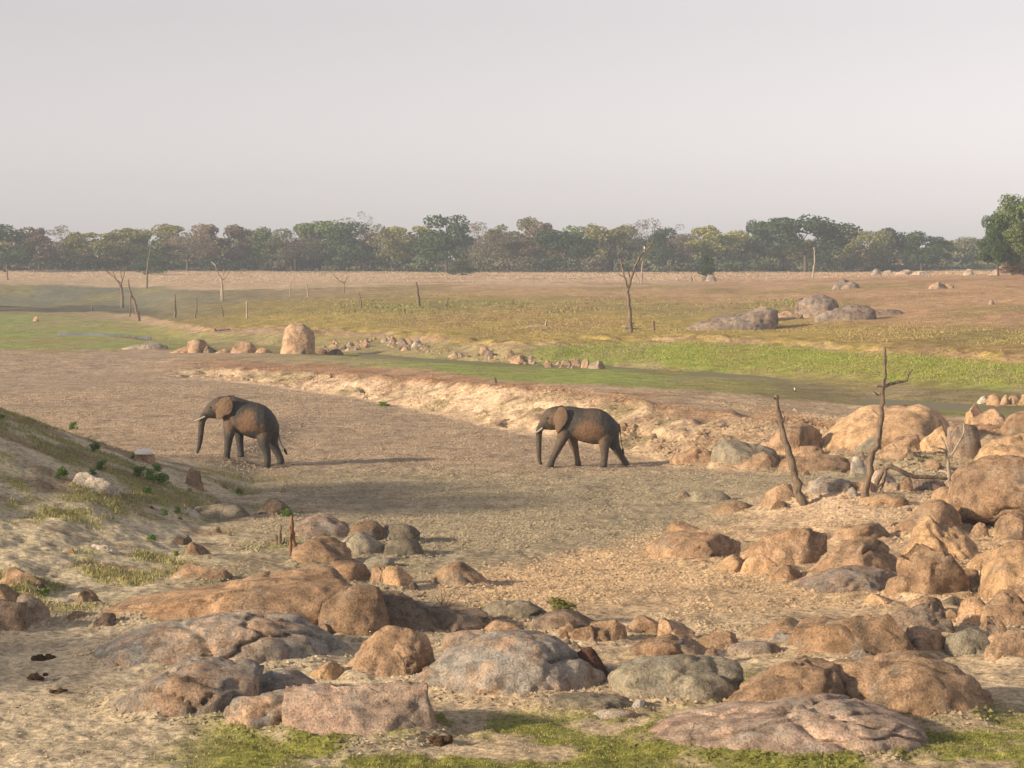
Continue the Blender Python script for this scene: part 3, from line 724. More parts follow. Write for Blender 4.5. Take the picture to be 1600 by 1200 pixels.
R(1434, 1486, 664, 718, [.45, .85, 1, .98, .95], 'tn', .9, 'bright-faced left half of a split boulder', ang=.6, box=.6)
R(1472, 1532, 660, 722, [.95, 1, .95, .85, .6], 'dk', .9, 'dark shaded right half of the split boulder', ang=.5)  # shaded half gets dark stone, lit half pale: light put into the colour
R(1506, 1540, 631, 668, 'pr', 'tn', .9, 'left peak of a twin-peaked boulder by the pool', ang=.8)
R(1518, 1570, 638, 670, 'pl', 'br', .9, 'right peak of the twin-peaked boulder by the pool', ang=.8)
R(1564, 1660, 640, 684, 'dome', 'or', .8, 'smooth orange boulder at the right edge near the pool', ang=.15)
R(1514, 1680, 678, 742, [.2, .55, .85, 1, 1, .95, .9], 'tn', .7, 'bright tan boulder above the huge round one', ang=.5)
R(1328, 1354, 712, 747, 'block', 'pa', .8, 'upright pale stone left of the standing dead trunk', 'stone', ang=.6)
R(1352, 1402, 733, 760, 'dome', 'pk', .8, 'pink rounded stone behind the base of the standing dead trunk', ang=.3)
R(1398, 1428, 744, 769, 'pr', 'or', .8, 'reddish stone below the fallen branch', 'stone', ang=.7)
R(1420, 1482, 746, 770, [.7, 1, .98, .9, .6], 'pk', .7, 'long pink stone under the right end of the fallen branch', ang=.5)
R(1436, 1478, 717, 740, 'peak', 'or', .8, 'orange pointed stone above the fallen branch', ang=.6)
R(1392, 1438, 700, 728, 'pl', 'br', .8, 'brown stone above the fallen branch, left of the orange pointed one', ang=.6)
R(1322, 1372, 752, 772, 'slab', 'or', .6, 'flat orange rock in front of the grey slab between dead trunks', ang=.4)
R(1340, 1420, 772, 792, 'slab', 'tn', .5, 'flat sandy rock at the foot of the standing dead trunk', ang=.2)
R(1455, 1500, 760, 790, 'dome', 'or', .8, 'orange stone touching the left flank of the huge round boulder', ang=.4)
# left side
R(0, 74, 887, 928, [.5, .8, .95, 1, .95, .75], 'br', .8, 'brown boulder with a shaded right side at the left edge', ang=.5)
R(-30, 46, 934, 992, 'loaf', 'dk', .9, 'lowest dark boulder of the cluster at the left edge', ang=.4)
R(18, 78, 928, 980, [.6, .9, 1, .95, .8, .6], 'gr', .9, 'grey right-hand boulder of the cluster at the left edge', ang=.4)
R(-20, 34, 912, 950, 'dome', 'br', .9, 'upper boulder of the cluster at the left edge', ang=.4)
R(117, 159, 921, 948, [.5, .75, 1, .95, .8], 'or', .8, 'small orange angular rock left of the long outcrop', ang=.7)
R(83, 116, 934, 945, 'slab', 'pa', .7, 'flat pale stone beside the small orange angular rock', 'stone', ang=.3)
R(146, 182, 957, 985, 'loaf', 'dk', .9, 'dark block at the left tip of the wide grey slab', ang=.6)
R(104, 150, 955, 972, 'slab', 'br', .7, 'crumbling low rock left of the dark block', ang=.6)
R(268, 364, 878, 909, [.2, .55, .9, 1, .92, .8, .45], 'br', .6, 'peaked brown rock on the grassy slope above the long outcrop', ang=.6)
R(268, 302, 896, 908, 'dome', 'gr', .8, 'small grey stone at the left foot of the peaked brown rock', 'stone', ang=.4)
R(286, 332, 847, 871, 'pl', 'br', .8, 'brown rock on the slope above the peaked brown rock', ang=.5)
R(264, 300, 836, 850, 'dome', 'dk', .8, 'dark lump on the slope, uppermost of three brown rocks', ang=.5)
R(112, 184, 738, 774, [.5, .95, 1, .85, .75, .6, .3], 'pa', .6, 'whitish grey rock half buried in the grassy bank', ang=.5)
R(210, 242, 703, 727, [.5, .7, .9, 1, .8], 'br', .8, 'brown stone with a bird-limed white top at the foot of the bank', 'stone', ang=.7)
o = COL.objects[-1]
CRUST, _t, _b = nodes('bird_lime'); _b.inputs['Base Color'].default_value = (.78, .76, .72, 1); _b.inputs['Roughness'].default_value = .8
_w = 26 / F * 75
add('white_crust', rock_mesh('white_crust', _w, _w * .8, .12, 'slab', CRUST, 77, 3, .2, .4, False), o, (-.03, -.03, max(v.co.z for v in o.data.vertices) - .07))
R(286, 318, 732, 764, [.55, .9, 1, .8, .5], 'br', .8, 'brown tent-shaped stone below the green weeds', 'stone', ang=.8)
R(288, 392, 786, 813, [.4, .8, .9, 1, .95, .7], 'gg', .5, 'flat grey slab with a dark right end beside the lake bed', ang=.3)
R(286, 314, 796, 811, 'peak', 'pa', .8, 'pale stone at the left end of the flat grey slab', 'stone', ang=.5)
R(402, 457, 777, 807, 'dome', 'dk', .8, 'dark round boulder at the edge of the shaded silt', ang=.3)
R(452, 548, 802, 842, [.3, .65, .92, 1, .9, .7, .35], 'pk', .7, 'low pinkish dome behind the split stump', ang=.2)
R(455, 549, 838, 884, [.55, .8, .95, 1, .95, .8, .5], 'br', .7, 'brown rounded boulder right of the split stump', ang=.25)
R(524, 604, 831, 869, [.3, .7, .95, 1, .85, .6, .3], 'gg', .8, 'smooth left boulder of the front pair in the silt cluster', ang=.15)
R(595, 664, 837, 869, 'dome', 'gg', .8, 'smooth right boulder of the front pair in the silt cluster', ang=.12)
R(543, 608, 813, 850, 'loaf', 'br', .8, 'brown back-left boulder of the silt cluster', ang=.3)
R(590, 656, 817, 849, [.5, .85, 1, .95, .8, .5], 'gg', .8, 'back-right boulder of the silt cluster', ang=.3)
R(560, 592, 852, 869, 'dome', 'gg', .8, 'small rounded stone in front of the silt cluster', 'stone', ang=.2)
R(568, 616, 869, 883, 'slab', 'gg', .6, 'flat silt-coloured rock between cluster and long outcrop', ang=.2)
R(679, 760, 876, 919, [.45, .75, .98, 1, .9, .65, .3], 'br', .75, 'lone brown boulder on the silt, centre', ang=.2)
R(483, 582, 876, 912, [.35, .7, .85, .95, 1, .95, .75], 'or', .7, 'reddish boulder behind the crest of the long outcrop', ang=.25)
R(578, 606, 883, 914, [.6, 1, .9, .7], 'or', .9, 'upright orange stone behind the long outcrop', 'stone', ang=.8)
R(598, 644, 884, 922, [.8, 1, .95, .8, .5], 'tn', .9, 'banded tan boulder behind the long outcrop', ang=.3)
R(634, 654, 909, 922, 'dome', 'dk', .9, 'small dark stone right of the banded tan boulder', 'stone', ang=.3)
R(98, 120, 857, 869, 'dome', 'or', .8, 'small reddish stone on the slope near the left edge', 'stone', ang=.4)
R(335, 346, 823, 833, 'peak', 'br', .9, 'single tiny brown stone on the slope left of the split stump', 'stone', ang=.6)
R(138, 180, 850, 864, 'slab', 'pa', .6, 'pale flat rock on the grassy slope', 'stone', ang=.4)
# far rocks
R(439, 491, 505, 554, [.78, .9, .97, 1, .98, .9, .74], 'br', .9, 'tall thimble-shaped boulder standing beyond the lake bed', ang=.15, box=.7)
R(440, 470, 540, 553, 'dome', 'pa', .8, 'pale stone at the foot of the thimble-shaped boulder', 'stone')
R(292, 326, 529, 551, 'dome', 'br', .8, 'brown boulder at the left end of the far row')
R(308, 338, 539, 551, 'dome', 'dk', .8, 'darker boulder next to the left end of the far row')
R(268, 300, 541, 551, 'wl', 'br', .8, 'low rock tapering off the left end of the far row')
R(360, 404, 532, 552, 'dome', 'br', .8, 'broad boulder in the far row, left of the thimble-shaped one')
R(336, 362, 545, 552, 'slab', 'br', .8, 'small low rock between the two humps of the far row', 'stone')
R(400, 424, 543, 552, 'dome', 'or', .8, 'small orange rock left of the thimble-shaped boulder', 'stone')
R(488, 512, 544, 553, 'dome', 'br', .8, 'small rock just right of the thimble-shaped boulder', 'stone')
R(508, 536, 545, 554, 'dome', 'dk', .8, 'small dark rock second to the right of the thimble-shaped boulder', 'stone')
R(190, 262, 535, 546, [.1, .4, .7, .95, 1, .8, .4], 'gr', .6, 'flat grey rock sheet at the end of the green flat', ang=.1)
R(1074, 1215, 481, 515, [.05, .3, .5, .65, .75, .85, .95, 1, .9], 'fg', .6, 'long sloping grey slab on the far plain', ang=.2)
R(1176, 1212, 478, 503, [.5, .8, 1, .95, .8], 'br', .8, 'stacked chunk on the right end of the long sloping slab', ang=.8)
R(1242, 1258, 465, 492, 'block', 'dk', .9, 'upright dark fin of rock left of the grey dome', ang=.6)
R(1248, 1312, 460, 494, [.65, .85, .98, 1, .96, .85, .6], 'fg', .8, 'grey dome boulder on the far plain', ang=.15)
R(1274, 1368, 475, 501, [.25, .6, .8, .92, 1, .95, .7], 'fg', .5, 'long grey boulder in front of the grey dome', ang=.2)
R(1210, 1256, 486, 500, 'slab', 'br', .7, 'low rocks joining slab and grey dome', ang=.5)
R(1356, 1412, 483, 492, 'slab', 'fg', .6, 'flat grey sheet right of the long grey boulder', ang=.2)
R(1300, 1334, 435, 452, 'pr', 'fg', .8, 'left of two grey boulders high on the plain', ang=.4)
R(1314, 1344, 440, 452, 'dome', 'fg', .8, 'right of two grey boulders high on the plain', ang=.3)
R(1092, 1107, 430, 441, 'dome', 'fg', .9, 'left grey boulder under the little tree on the plain')
R(1103, 1120, 429, 441, 'dome', 'fg', .9, 'right grey boulder under the little tree on the plain')
for i, (a, b, t_, s_) in enumerate([(1362, 1378, 419, 'first'), (1380, 1394, 422, 'second'), (1398, 1426, 421, 'third'), (1424, 1454, 423, 'fourth')]):
    R(a, b, t_, 430, ['pr', 'dome', 'wl', 'slab'][i], 'gr', .8, s_ + ' pale rock from the left on the golden crest', ang=.5)
R(1505, 1522, 420, 430, 'dome', 'gr', .8, 'lone pale rock on the golden crest near the right-hand tree', ang=.5)
R(1545, 1590, 409, 430, 'wl', 'pk', .8, 'pale pink outcrop beneath the right-hand trees', ang=.3)
R(1452, 1478, 440, 451, 'pr', 'br', .8, 'jagged brown rock on the plain below the golden crest', ang=.7)
R(1472, 1490, 442, 450, 'slab', 'br', .8, 'flat brown rock right of the jagged one below the golden crest', 'stone', ang=.5)
R(1544, 1554, 467, 476, 'peak', 'dk', .9, 'small lone dark stone on the bare plain at far right', 'stone')
R(52, 60, 494, 502, 'egg', 'or', .9, 'small lone reddish stone on the green flat at far left', 'stone')
for i, (a, b, t_, yb_, pr, m_) in enumerate([(1526, 1548, 618, 634, 'wl', 'pa'), (1542, 1566, 616, 637, 'block', 'or'), (1560, 1580, 616, 640, 'pr', 'or'), (1574, 1600, 617, 636, 'pl', 'br'), (1592, 1625, 616, 637, 'dome', 'br'), (1550, 1575, 632, 642, 'slab', 'br')]):
    R(a, b, t_, yb_, pr, m_, .9, ['leftmost pale', 'second orange', 'third tallest', 'fourth brown', 'rightmost brown', 'lowest flat'][i] + ' rock of the jagged heap standing in the pool', ang=.9)
# two larger stones at the end of the rubble
R(908, 922, 560, 575, 'egg', 'or', .9, 'upright orange stone at the right end of the rubble bank', 'stone')
R(919, 946, 563, 576, 'dome', 'pk', .9, 'pink stone at the right end of the rubble bank', 'stone')
# rubble along the far side of the channel
rs = np.random.RandomState(4)
RUB = [rock_mesh('stone', 1, .8, .62, ['dome', 'pr', 'pl', 'wl', 'peak', 'slab', 'block', 'wr'][k], RM[['br', 'fg', 'br', 'pk', 'gr', 'fg', 'dk', 'br'][k]], 900 + k, 3, .8, .4, False) for k in range(8)]
path = [(505, 545), (560, 541), (600, 534), (640, 545), (690, 552), (740, 558), (780, 562), (830, 567), (880, 572), (910, 574)]
def rubble(px, py, wpx, label, group, kmesh, name='stone'):
    x, y, z = hit(px, py); s = wpx / F * y
    o = add(name, RUB[kmesh], None, (x, y, z - .02), label, name, group, scale=(s, s, s * rs.uniform(.7, 1.3)), rotz=rs.uniform(-.5, .5) + (3.14 if rs.rand() < .5 else 0))
for i in range(140):
    t_ = rs.uniform(0, 9); k = int(t_); u = t_ - k
    px = path[k][0] * (1 - u) + path[k + 1][0] * u; py = path[k][1] * (1 - u) + path[k + 1][1] * u + rs.uniform(-7, 5)
    rubble(px, py, rs.choice([6, 8, 10, 13, 17], p=[.32, .32, .22, .1, .04]), 'weathered stone in the rubble bank, ' + ('left stretch near the thimble-shaped boulder' if px < 610 else 'rising stretch below the pink scarp' if px < 700 else 'middle stretch along the water' if px < 800 else 'right stretch near the upright orange stone'), 'rubble stones along the far channel', rs.randint(8))
for i in range(64):
    px = rs.uniform(1230, 1600); py = rs.uniform(690, 935)
    if px < 1400 and py > 800: continue
    rubble(px, py, rs.choice([6, 9, 13, 18]), 'loose stone ' + ('around the standing dead trunks' if py < 790 and px < 1470 else 'between the split boulder and the huge round one' if py < 790 else 'on the slope left of the bright peaked boulder' if px < 1470 else 'below the huge round boulder at the right edge'), 'loose stones among the right-hand boulders', rs.randint(8))
for i in range(38):
    px = rs.uniform(740, 1230); py = rs.uniform(975, 1035)
    rubble(px, py, rs.choice([5, 8, 11, 15]), 'small stone ' + ('behind the big centre whaleback' if px < 960 else 'around the lichen-covered brown boulder' if px < 1110 else 'left of the lumpy pitted boulder'), 'stones behind the foreground boulders', rs.randint(8))
for i in range(45):
    px = rs.uniform(960, 1260); py = 640 + (px - 960) * .12 + rs.uniform(10, 60)
    rubble(px, py, rs.choice([4, 6, 9]), 'earth clod on the eroded bank ' + ('just behind the second elephant' if px < 1050 else 'above the tan wedge' if px < 1150 else 'near the driftwood pole'), 'clods on the eroded sand bank', [2, 3, 6, 7][rs.randint(4)], 'earth_clod')
for i in range(28):
    px = rs.uniform(60, 460); py = rs.uniform(760, 930)
    rubble(px, py, rs.choice([3, 4, 6, 8]), 'small stone strewn on the left slope ' + ('among the weeds' if py < 815 else 'above the long outcrop' if px > 230 else 'near the left edge boulders'), 'stones strewn on the left slope', rs.randint(8))

# sand drifted against the rocks
ring = np.zeros(len(gx)); rise = np.zeros(len(gx)); dn = .35 + .65 * vn2(gx * 1.7, gy * 1.7, 63)
for xc, yc, w, d, h in FOOT:
    m_ = np.where((np.abs(gx - xc) < w * .85) & (np.abs(gy - yc) < d * .85))[0]
    if not len(m_): continue
    ro = np.sqrt(((gx[m_] - xc) / (w / 2)) ** 2 + ((gy[m_] - yc) / (d / 2)) ** 2)
    g_ = np.exp(-np.clip(ro - .95, 0, 9) ** 2 / (2 * .17 ** 2))
    rise[m_] = np.maximum(rise[m_], np.clip(.22 * h, .03, .2) * g_ * dn[m_]); ring[m_] = np.maximum(ring[m_], np.exp(-((ro - 1.08) / .16) ** 2))
gz = gz + rise
GO.data.vertices.foreach_set('co', np.stack([gx, gy, gz], 1).astype(np.float32).ravel()); GO.data.update()

# ------------------------------------------------------------------ dead trees and driftwood
def dead(name, label, base, limbs, mat=WOOD, cat='dead tree', group=None, Yd=None, seed=1):
    """limbs: lists of (px, py[, depth in m]) with start and end thickness in px; the first limb is the trunk"""
    bx, by, bz = hit(*base) if Yd is None else (*at(base[0], Yd), 0)
    if Yd is not None: bz = ground_z(bx, by)
    root = add(name, None, None, (bx, by, bz), label, cat, group)
    limb_objs = []
    for k, (pts, r0, r1) in enumerate(limbs):
        rr = np.random.RandomState(seed * 31 + k); P = []
        for j, p in enumerate(pts):
            dy = p[2] if len(p) > 2 else (0 if k == 0 else rr.uniform(-.25, .25) * j * by / 100)
            yy = by + dy
            P.append(((p[0] - 800) / F * yy - bx, dy, CZ - (p[1] - HY) / F * yy - bz))
        if k == 0: P[0] = (P[0][0], P[0][1], -.25)
        u = by / F / 2
        V, Fc = tube(P, np.linspace(r0 * u, r1 * u, len(P)), 9 if r0 > 4 else 6, seed * 7 + k, .2)
        limb_objs.append(add('trunk' if k == 0 else 'branch', np_mesh('limb', V, Fc, mat), root))
    if limbs[0][1] >= 4 and cat in ('dead tree', 'dead trunk', 'driftwood'):
        rr = np.random.RandomState(seed + 500)
        for k, (pts, r0, r1) in enumerate(limbs):
            for q in range(2 if k == 0 else 1):
                j = rr.randint(1, len(pts)) if len(pts) > 2 else 1; f = rr.uniform(.2, .95)
                a, b = pts[j - 1], pts[j]; cx = a[0] * (1 - f) + b[0] * f; cy = a[1] * (1 - f) + b[1] * f; L = rr.uniform(.8, 1.8) * max(r0, 3) * .7; an = rr.uniform(.3, 1.3) * rr.choice([-1, 1])
                dz = [p[2] if len(p) > 2 else 0 for p in (a, b)]; dy = dz[0] * (1 - f) + dz[1] * f; u = by / F
                P0 = np.array([cx, cy]); P1 = P0 + np.array([math.sin(an), -math.cos(an)]) * L * .5; P2 = P0 + np.array([math.sin(an * 1.3), -math.cos(an * .8)]) * L
                W3 = [((q_[0] - 800) / F * (by + dy) - bx, dy + t_ * .15 * rr.uniform(-1, 1), CZ - (q_[1] - HY) / F * (by + dy) - bz) for q_, t_ in ((P0, 0), (P1, 1), (P2, 2))]
                if min(w_[2] for w_ in W3) < .05: continue
                V, Fc = tube(W3, np.array([.16, .11, .05]) * max(r0, 3) * u, 5, seed + q, .2, 2)
                add('twig', np_mesh('twig', V, Fc, mat), limb_objs[k])
    return root
dead('dead_tree', 'forked dead tree with a bird on its right branch, far bank', (985, 519), [
    ([(985, 519), (984, 490), (982, 465), (981, 450)], 7, 5), ([(981, 452), (976, 436), (973, 420), (969, 405)], 4, 2.5), ([(982, 450), (987, 433), (993, 415), (1000, 400), (1006, 394), (1014, 388), (1021, 375)], 4.5, 1.5),
    ([(985, 440), (983, 427), (978, 416)], 2.5, 1.2), ([(973, 432), (966, 428)], 2, .8), ([(972, 418), (971, 411), (967, 404)], 2.5, 1.2), ([(971, 416), (975, 409), (979, 404)], 2.5, 1.2)], seed=1)
dead('leaning_snag', 'leaning bare dead trunk among the right-hand rocks', (1256, 788), [([(1256, 788, 0), (1246, 755, 0), (1236, 722, 0), (1225, 680, .1), (1217, 648, .1), (1213, 617, .1)], 16, 6)], cat='dead trunk', seed=2)
dead('standing_snag', 'tall crooked dead trunk with one hooked side branch', (1352, 777), [
    ([(1352, 777, 0), (1356, 745, 0), (1362, 712, 0), (1372, 690, .1), (1376, 660, .1), (1378, 630, .1), (1380, 605, .1), (1383, 575, .1), (1382, 543, .1)], 13, 4),
    ([(1380, 605, .1), (1392, 599, .2), (1410, 597, .3), (1418, 592, .3), (1420, 583, .3), (1426, 577, .3)], 6, 2.5), ([(1379, 604, .1), (1372, 602, .1), (1368, 606, .1)], 5, 2)], cat='dead trunk', seed=3)
dead('fallen_branch', 'dark fallen branch lying between the tall trunk and the small snag', (1398, 768), [
    ([(1362, 733, .3), (1382, 726, .2), (1402, 732, .1), (1422, 745, 0), (1450, 746, .1), (1480, 748, .2)], 9, 5), ([(1383, 728, .2), (1384, 742, .1), (1378, 757, 0), (1366, 765, -.1)], 6, 3), ([(1384, 742, .1), (1380, 762, 0), (1368, 770, -.2)], 4, 3)], cat='driftwood', seed=4)
dead('dead_tree', 'small forked snag with a pale upright twig beside the split boulder', (1482, 752), [
    ([(1482, 752, 0), (1483, 735, 0), (1480, 715, 0), (1476, 695, .1), (1470, 682, .1)], 7, 3), ([(1486, 712, 0), (1496, 695, 0), (1506, 680, 0), (1507, 662, 0), (1508, 655, 0)], 4, 2), ([(1478, 708, 0), (1462, 706, -.2), (1440, 712, -.4)], 4, 2), ([(1480, 705, 0), (1465, 699, -.2), (1452, 698, -.2)], 4, 2), ([(1484, 742, 0), (1470, 735, .3), (1462, 742, .4)], 5, 3)], mat=WOODP, seed=5)
dead('driftwood_pole', 'dark driftwood pole lying up the brown arched boulder', (1200, 700), [([(1186, 692, -.4), (1205, 682, -.6), (1220, 675, -.6), (1255, 671, -.6)], 6, 3)], cat='driftwood', seed=6)
dead('split_stump', 'tall reddish split stump standing on the left slope', (459, 872), [([(459, 872, 0), (458, 850, 0), (457, 828, 0), (456, 806, 0)], 11, 5), ([(455, 868, -.05), (454, 840, -.05), (453, 822, -.05)], 5, 2)], mat=WOODR, cat='stump', seed=7)
dead('short_stump', 'short charred double stump left of the split stump', (438, 850), [([(438, 850, 0), (437, 838, 0), (439, 821, 0)], 8, 3), ([(434, 850, .05), (433, 840, .05), (431, 836, .05)], 6, 3), ([(442, 848, 0), (445, 840, 0)], 6, 2)], cat='stump', seed=8)
dead('dead_tree', 'branching dead tree beside the dark channel at far left', (192, 482), [([(192, 482), (191, 465), (189, 450), (187, 442)], 5, 3.5), ([(187, 443), (180, 434), (170, 426), (165, 422)], 3, 1), ([(188, 446), (193, 434), (195, 420)], 3, 1), ([(180, 434), (176, 424)], 1.6, .8), ([(191, 438), (188, 424)], 1.8, .8)], seed=9)
dead('dead_tree', 'leaning thin dead tree right of the branching one at far left', (218, 500), [([(218, 500), (213, 478), (206, 462), (202, 450), (200, 436)], 5, 2), ([(204, 462), (203, 495)], 2, 2)], seed=10)
dead('dead_tree', 'very thin tall dead tree in front of the dark bush', (229, 452), [([(229, 452), (230, 425), (231, 408), (236, 390), (232, 372)], 3.5, 1.2)], seed=11)
dead('dead_tree', 'twin-stemmed dead tree with an open fork, left of centre', (347, 470), [([(348, 470), (348, 450), (346, 435)], 4, 3), ([(345, 470), (346, 450)], 2.5, 2), ([(347, 437), (340, 425), (336, 414), (330, 409)], 2.5, 1), ([(348, 437), (356, 428), (358, 420)], 2.5, 1), ([(349, 434), (350, 420)], 2, 1)], mat=WOODP, seed=12)
dead('dead_tree', 'slender dead sapling with spread arms beyond the olive grass', (538, 458), [([(538, 458), (538, 440)], 2, 1.6), ([(538, 443), (543, 433), (541, 427)], 1.6, .8), ([(538, 443), (528, 437), (520, 428)], 1.4, .6)], seed=13)
dead('dead_tree', 'pale double-stemmed dead tree behind the one with the bird', (1001, 444), [([(1002, 444), (1003, 432), (1003, 418), (1004, 408)], 3, 1.4), ([(999, 444), (995, 432), (993, 426)], 2.5, 1.2), ([(1003, 436), (1006, 428)], 2, 1)], mat=WOODP, seed=14)
dead('dead_tree', 'white-barked thin dead tree in front of the large spreading tree', (1270, 434), [([(1270, 434), (1272, 418), (1273, 400), (1272, 386)], 3.5, 1.5)], mat=WOODP, seed=15)
dead('dead_tree', 'short dead pole at the far left edge', (12, 438), [([(12, 438), (11, 425), (10, 412)], 3, 1.5), ([(11, 424), (6, 414)], 1.5, .8)], seed=16)
for i, (bx, by, tx, ty, w, lab) in enumerate([
    (273, 498, 273, 460, 4.5, 'straight dead post left of the curved one'), (304, 497, 307, 465, 3, 'thin curved dead stem in the row of posts'), (349, 495, 345, 478, 3.2, 'short leaning post below the twin-stemmed tree'),
    (386, 497, 385, 470, 3.6, 'pale-topped post at the right end of the row'), (564, 481, 560, 455, 2.6, 'thin hooked dead stem on the olive grass'), (655, 479, 650, 441, 6.5, 'thick dark dead post on the far grass plain'),
    (695, 478, 701, 466, 3, 'short tilted stub right of the thick dark post'), (453, 463, 453, 441, 1.8, 'thin pale post beyond the grass knoll'), (482, 463, 478, 443, 3, 'stubby pale post beyond the grass knoll, the right one'),
    (1021, 517, 1021, 501, 4.5, 'forked short stump right of the tree with the bird'), (1081, 441, 1080, 432, 3, 'dark little stump left of the tree on boulders'), (143, 486, 143, 478, 3, 'tiny dark stump near the water at far left'), (774, 599, 773, 590, 5, 'little dark stump on the edge of the sand bank')]):
    mx = (bx + tx) / 2 + (2 if i in (1, 4) else .6)
    dead('dead_post', lab, (bx, by), [([(bx, by), (mx, (by + ty) / 2), (tx, ty)], w, w * .6)], mat=WOODP if 'pale' in lab else WOOD, cat='dead post', seed=30 + i)
dead('fallen_log', 'bleached fallen log with an upturned stub on the far bank', (836, 511), [([(812, 509, 0), (830, 510, 0), (850, 510, 0), (864, 510, 0)], 4, 4), ([(853, 509, 0), (854, 499, 0)], 3.5, 2), ([(814, 509, 0), (808, 502, .5)], 2, 1)], mat=WOODP, cat='log', seed=50)
dead('fallen_log', 'pale broken driftwood at the foot of the tree with the bird', (1000, 514), [([(973, 513, -1), (978, 513, -1), (990, 513, -.5), (1010, 515, 0)], 2.5, 2), ([(977, 513, -1), (978, 507, -1)], 3, 2)], mat=WOODP, cat='log', seed=51)
dead('fallen_log', 'dark tangled driftwood on the far left scarp', (345, 518), [([(330, 515, 0), (340, 516, 0), (360, 515, 0)], 3.5, 2), ([(335, 514, 0), (338, 520, 0)], 4, 3), ([(340, 517, 0), (348, 519, 0)], 3, 2)], cat='log', seed=52)
dead('fallen_log', 'short dark stick lying among the centre rocks', (985, 990), [([(958, 975, .2), (972, 981, .1), (988, 985, 0), (1006, 987, 0)], 5, 3)], cat='driftwood', seed=53)
dead('fallen_log', 'curved dark root behind the long outcrop', (650, 932), [([(632, 925, 0), (645, 931, 0), (656, 931, 0), (666, 925, 0)], 5, 2.5)], cat='driftwood', seed=54)
dead('driftwood', 'forked black stick on the pale scarp left of the second elephant', (790, 660), [([(772, 664, 0), (784, 659, 0), (796, 655, 0)], 3, 2), ([(784, 659, 0), (790, 655, .2)], 2, 1.5)], cat='driftwood', seed=55)
dead('dry_shrub', 'leafless reddish thorn twigs beside the long outcrop', (692, 950), [([(690, 950, 0), (691, 935, 0), (688, 915, 0)], 2, .8), ([(693, 950, 0), (700, 938, .1), (713, 917, .1)], 1.6, .7), ([(690, 945, 0), (680, 932, -.1), (676, 926, -.1)], 1.5, .7), ([(696, 948, 0), (712, 943, 0), (720, 930, 0)], 1.6, .7), ([(692, 940, 0), (697, 925, 0), (692, 918, 0)], 1.3, .6), ([(700, 940, 0), (715, 950, -.2)], 1.6, .8)], mat=WOODR, cat='shrub', seed=56)

# ------------------------------------------------------------------ dung
def dung(px, py, wpx, label, n, seed):
    x, y, z = hit(px, py); rr = np.random.RandomState(seed); Vs = []; Fs = []; k0 = 0
    V0, F0 = ico(2); s = wpx / F * y
    root = add('dung', None, None, (x, y, z), label, 'dung')
    for i in range(n):
        c = np.array([rr.uniform(-.42, .42) * s, rr.uniform(-.5, .5) * s * .7, max(.02, (1 - (i / n)) * .02 + rr.uniform(0, .34) * (1 - i / n)) * s])
        r = s * rr.uniform(.1, .2); p = V0 * r * np.array([1.15, 1, .7]); p = p + V0 * (fbm3(V0 * 2.5 + i * 7, 3, seed)[:, None]) * r * .5 + c
        add('lump', np_mesh('lump', p, F0, RM['rdung']), root)
RM['rdung'] = rock_material('dung_fibre', (.10, .06, .035), (.075, .045, .028), (.14, .09, .05), .4, .5, 0)
dung(65, 1032, 34, 'rounded dung heap on the sand, nearest the left edge', 16, 1)
dung(60, 1061, 36, 'broken dung trail below the rounded heap', 9, 2)
dung(92, 1082, 28, 'lower end of the broken dung trail on the sand', 7, 3)
dung(196, 1114, 32, 'dark dung heap on the sand left of the sandy dome', 12, 4)
dung(525, 1150, 20, 'dark dung ball at the foot of the pinkish block', 4, 5)
dung(690, 1162, 40, 'reddish dung crumbs in the grass below the pinkish block', 9, 6)
dung(1092, 1170, 30, 'reddish brown dung in the grass below the broad low whaleback', 9, 7)
dung(28, 1108, 9, 'two small dung balls near the lower left edge', 3, 8)
dung(150, 1085, 9, 'single dung ball on open sand', 2, 9)

# ------------------------------------------------------------------ elephants
def ell_loft(secs, n=20):
    """closed loft through upright elliptical sections (x, ztop, zbot, halfwidth, y)"""
    V = []; Fc = []
    for s in secs:
        x, zt, zb, hw = s[:4]; yc = s[4] if len(s) > 4 else 0
        for k in range(n):
            t = 2 * math.pi * k / n
            V.append((x, yc + hw * math.cos(t), (zt + zb) / 2 + (zt - zb) / 2 * math.sin(t)))
    m = len(secs)
    for i in range(m - 1):
        for k in range(n):
            a = i * n + k; b = i * n + (k + 1) % n
            Fc.append((a, b, b + n, a + n))
    Fc.append(tuple(range(n))[::-1]); Fc.append(tuple(range((m - 1) * n, m * n)))
    return V, Fc

def limb_loft(pts, n=14):
    """closed tube with given centres and radii"""
    V = []; Fc = []; P = np.array([p[:3] for p in pts], float)
    for i, p in enumerate(pts):
        d = P[min(i + 1, len(P) - 1)] - P[max(i - 1, 0)]; d /= np.linalg.norm(d)
        a = np.cross(d, (0, 1, 0)); a /= np.linalg.norm(a); b = np.cross(d, a)
        ry = p[4] if len(p) > 4 else p[3]
        for k in range(n):
            t = 2 * math.pi * k / n
            V.append(tuple(P[i] + a * math.cos(t) * p[3] + b * math.sin(t) * ry))
    m = len(pts)
    for i in range(m - 1):
        for k in range(n):
            a = i * n + k; b = i * n + (k + 1) % n
            Fc.append((a, b, b + n, a + n))
    Fc.append(tuple(range(n))[::-1]); Fc.append(tuple(range((m - 1) * n, m * n)))
    return V, Fc

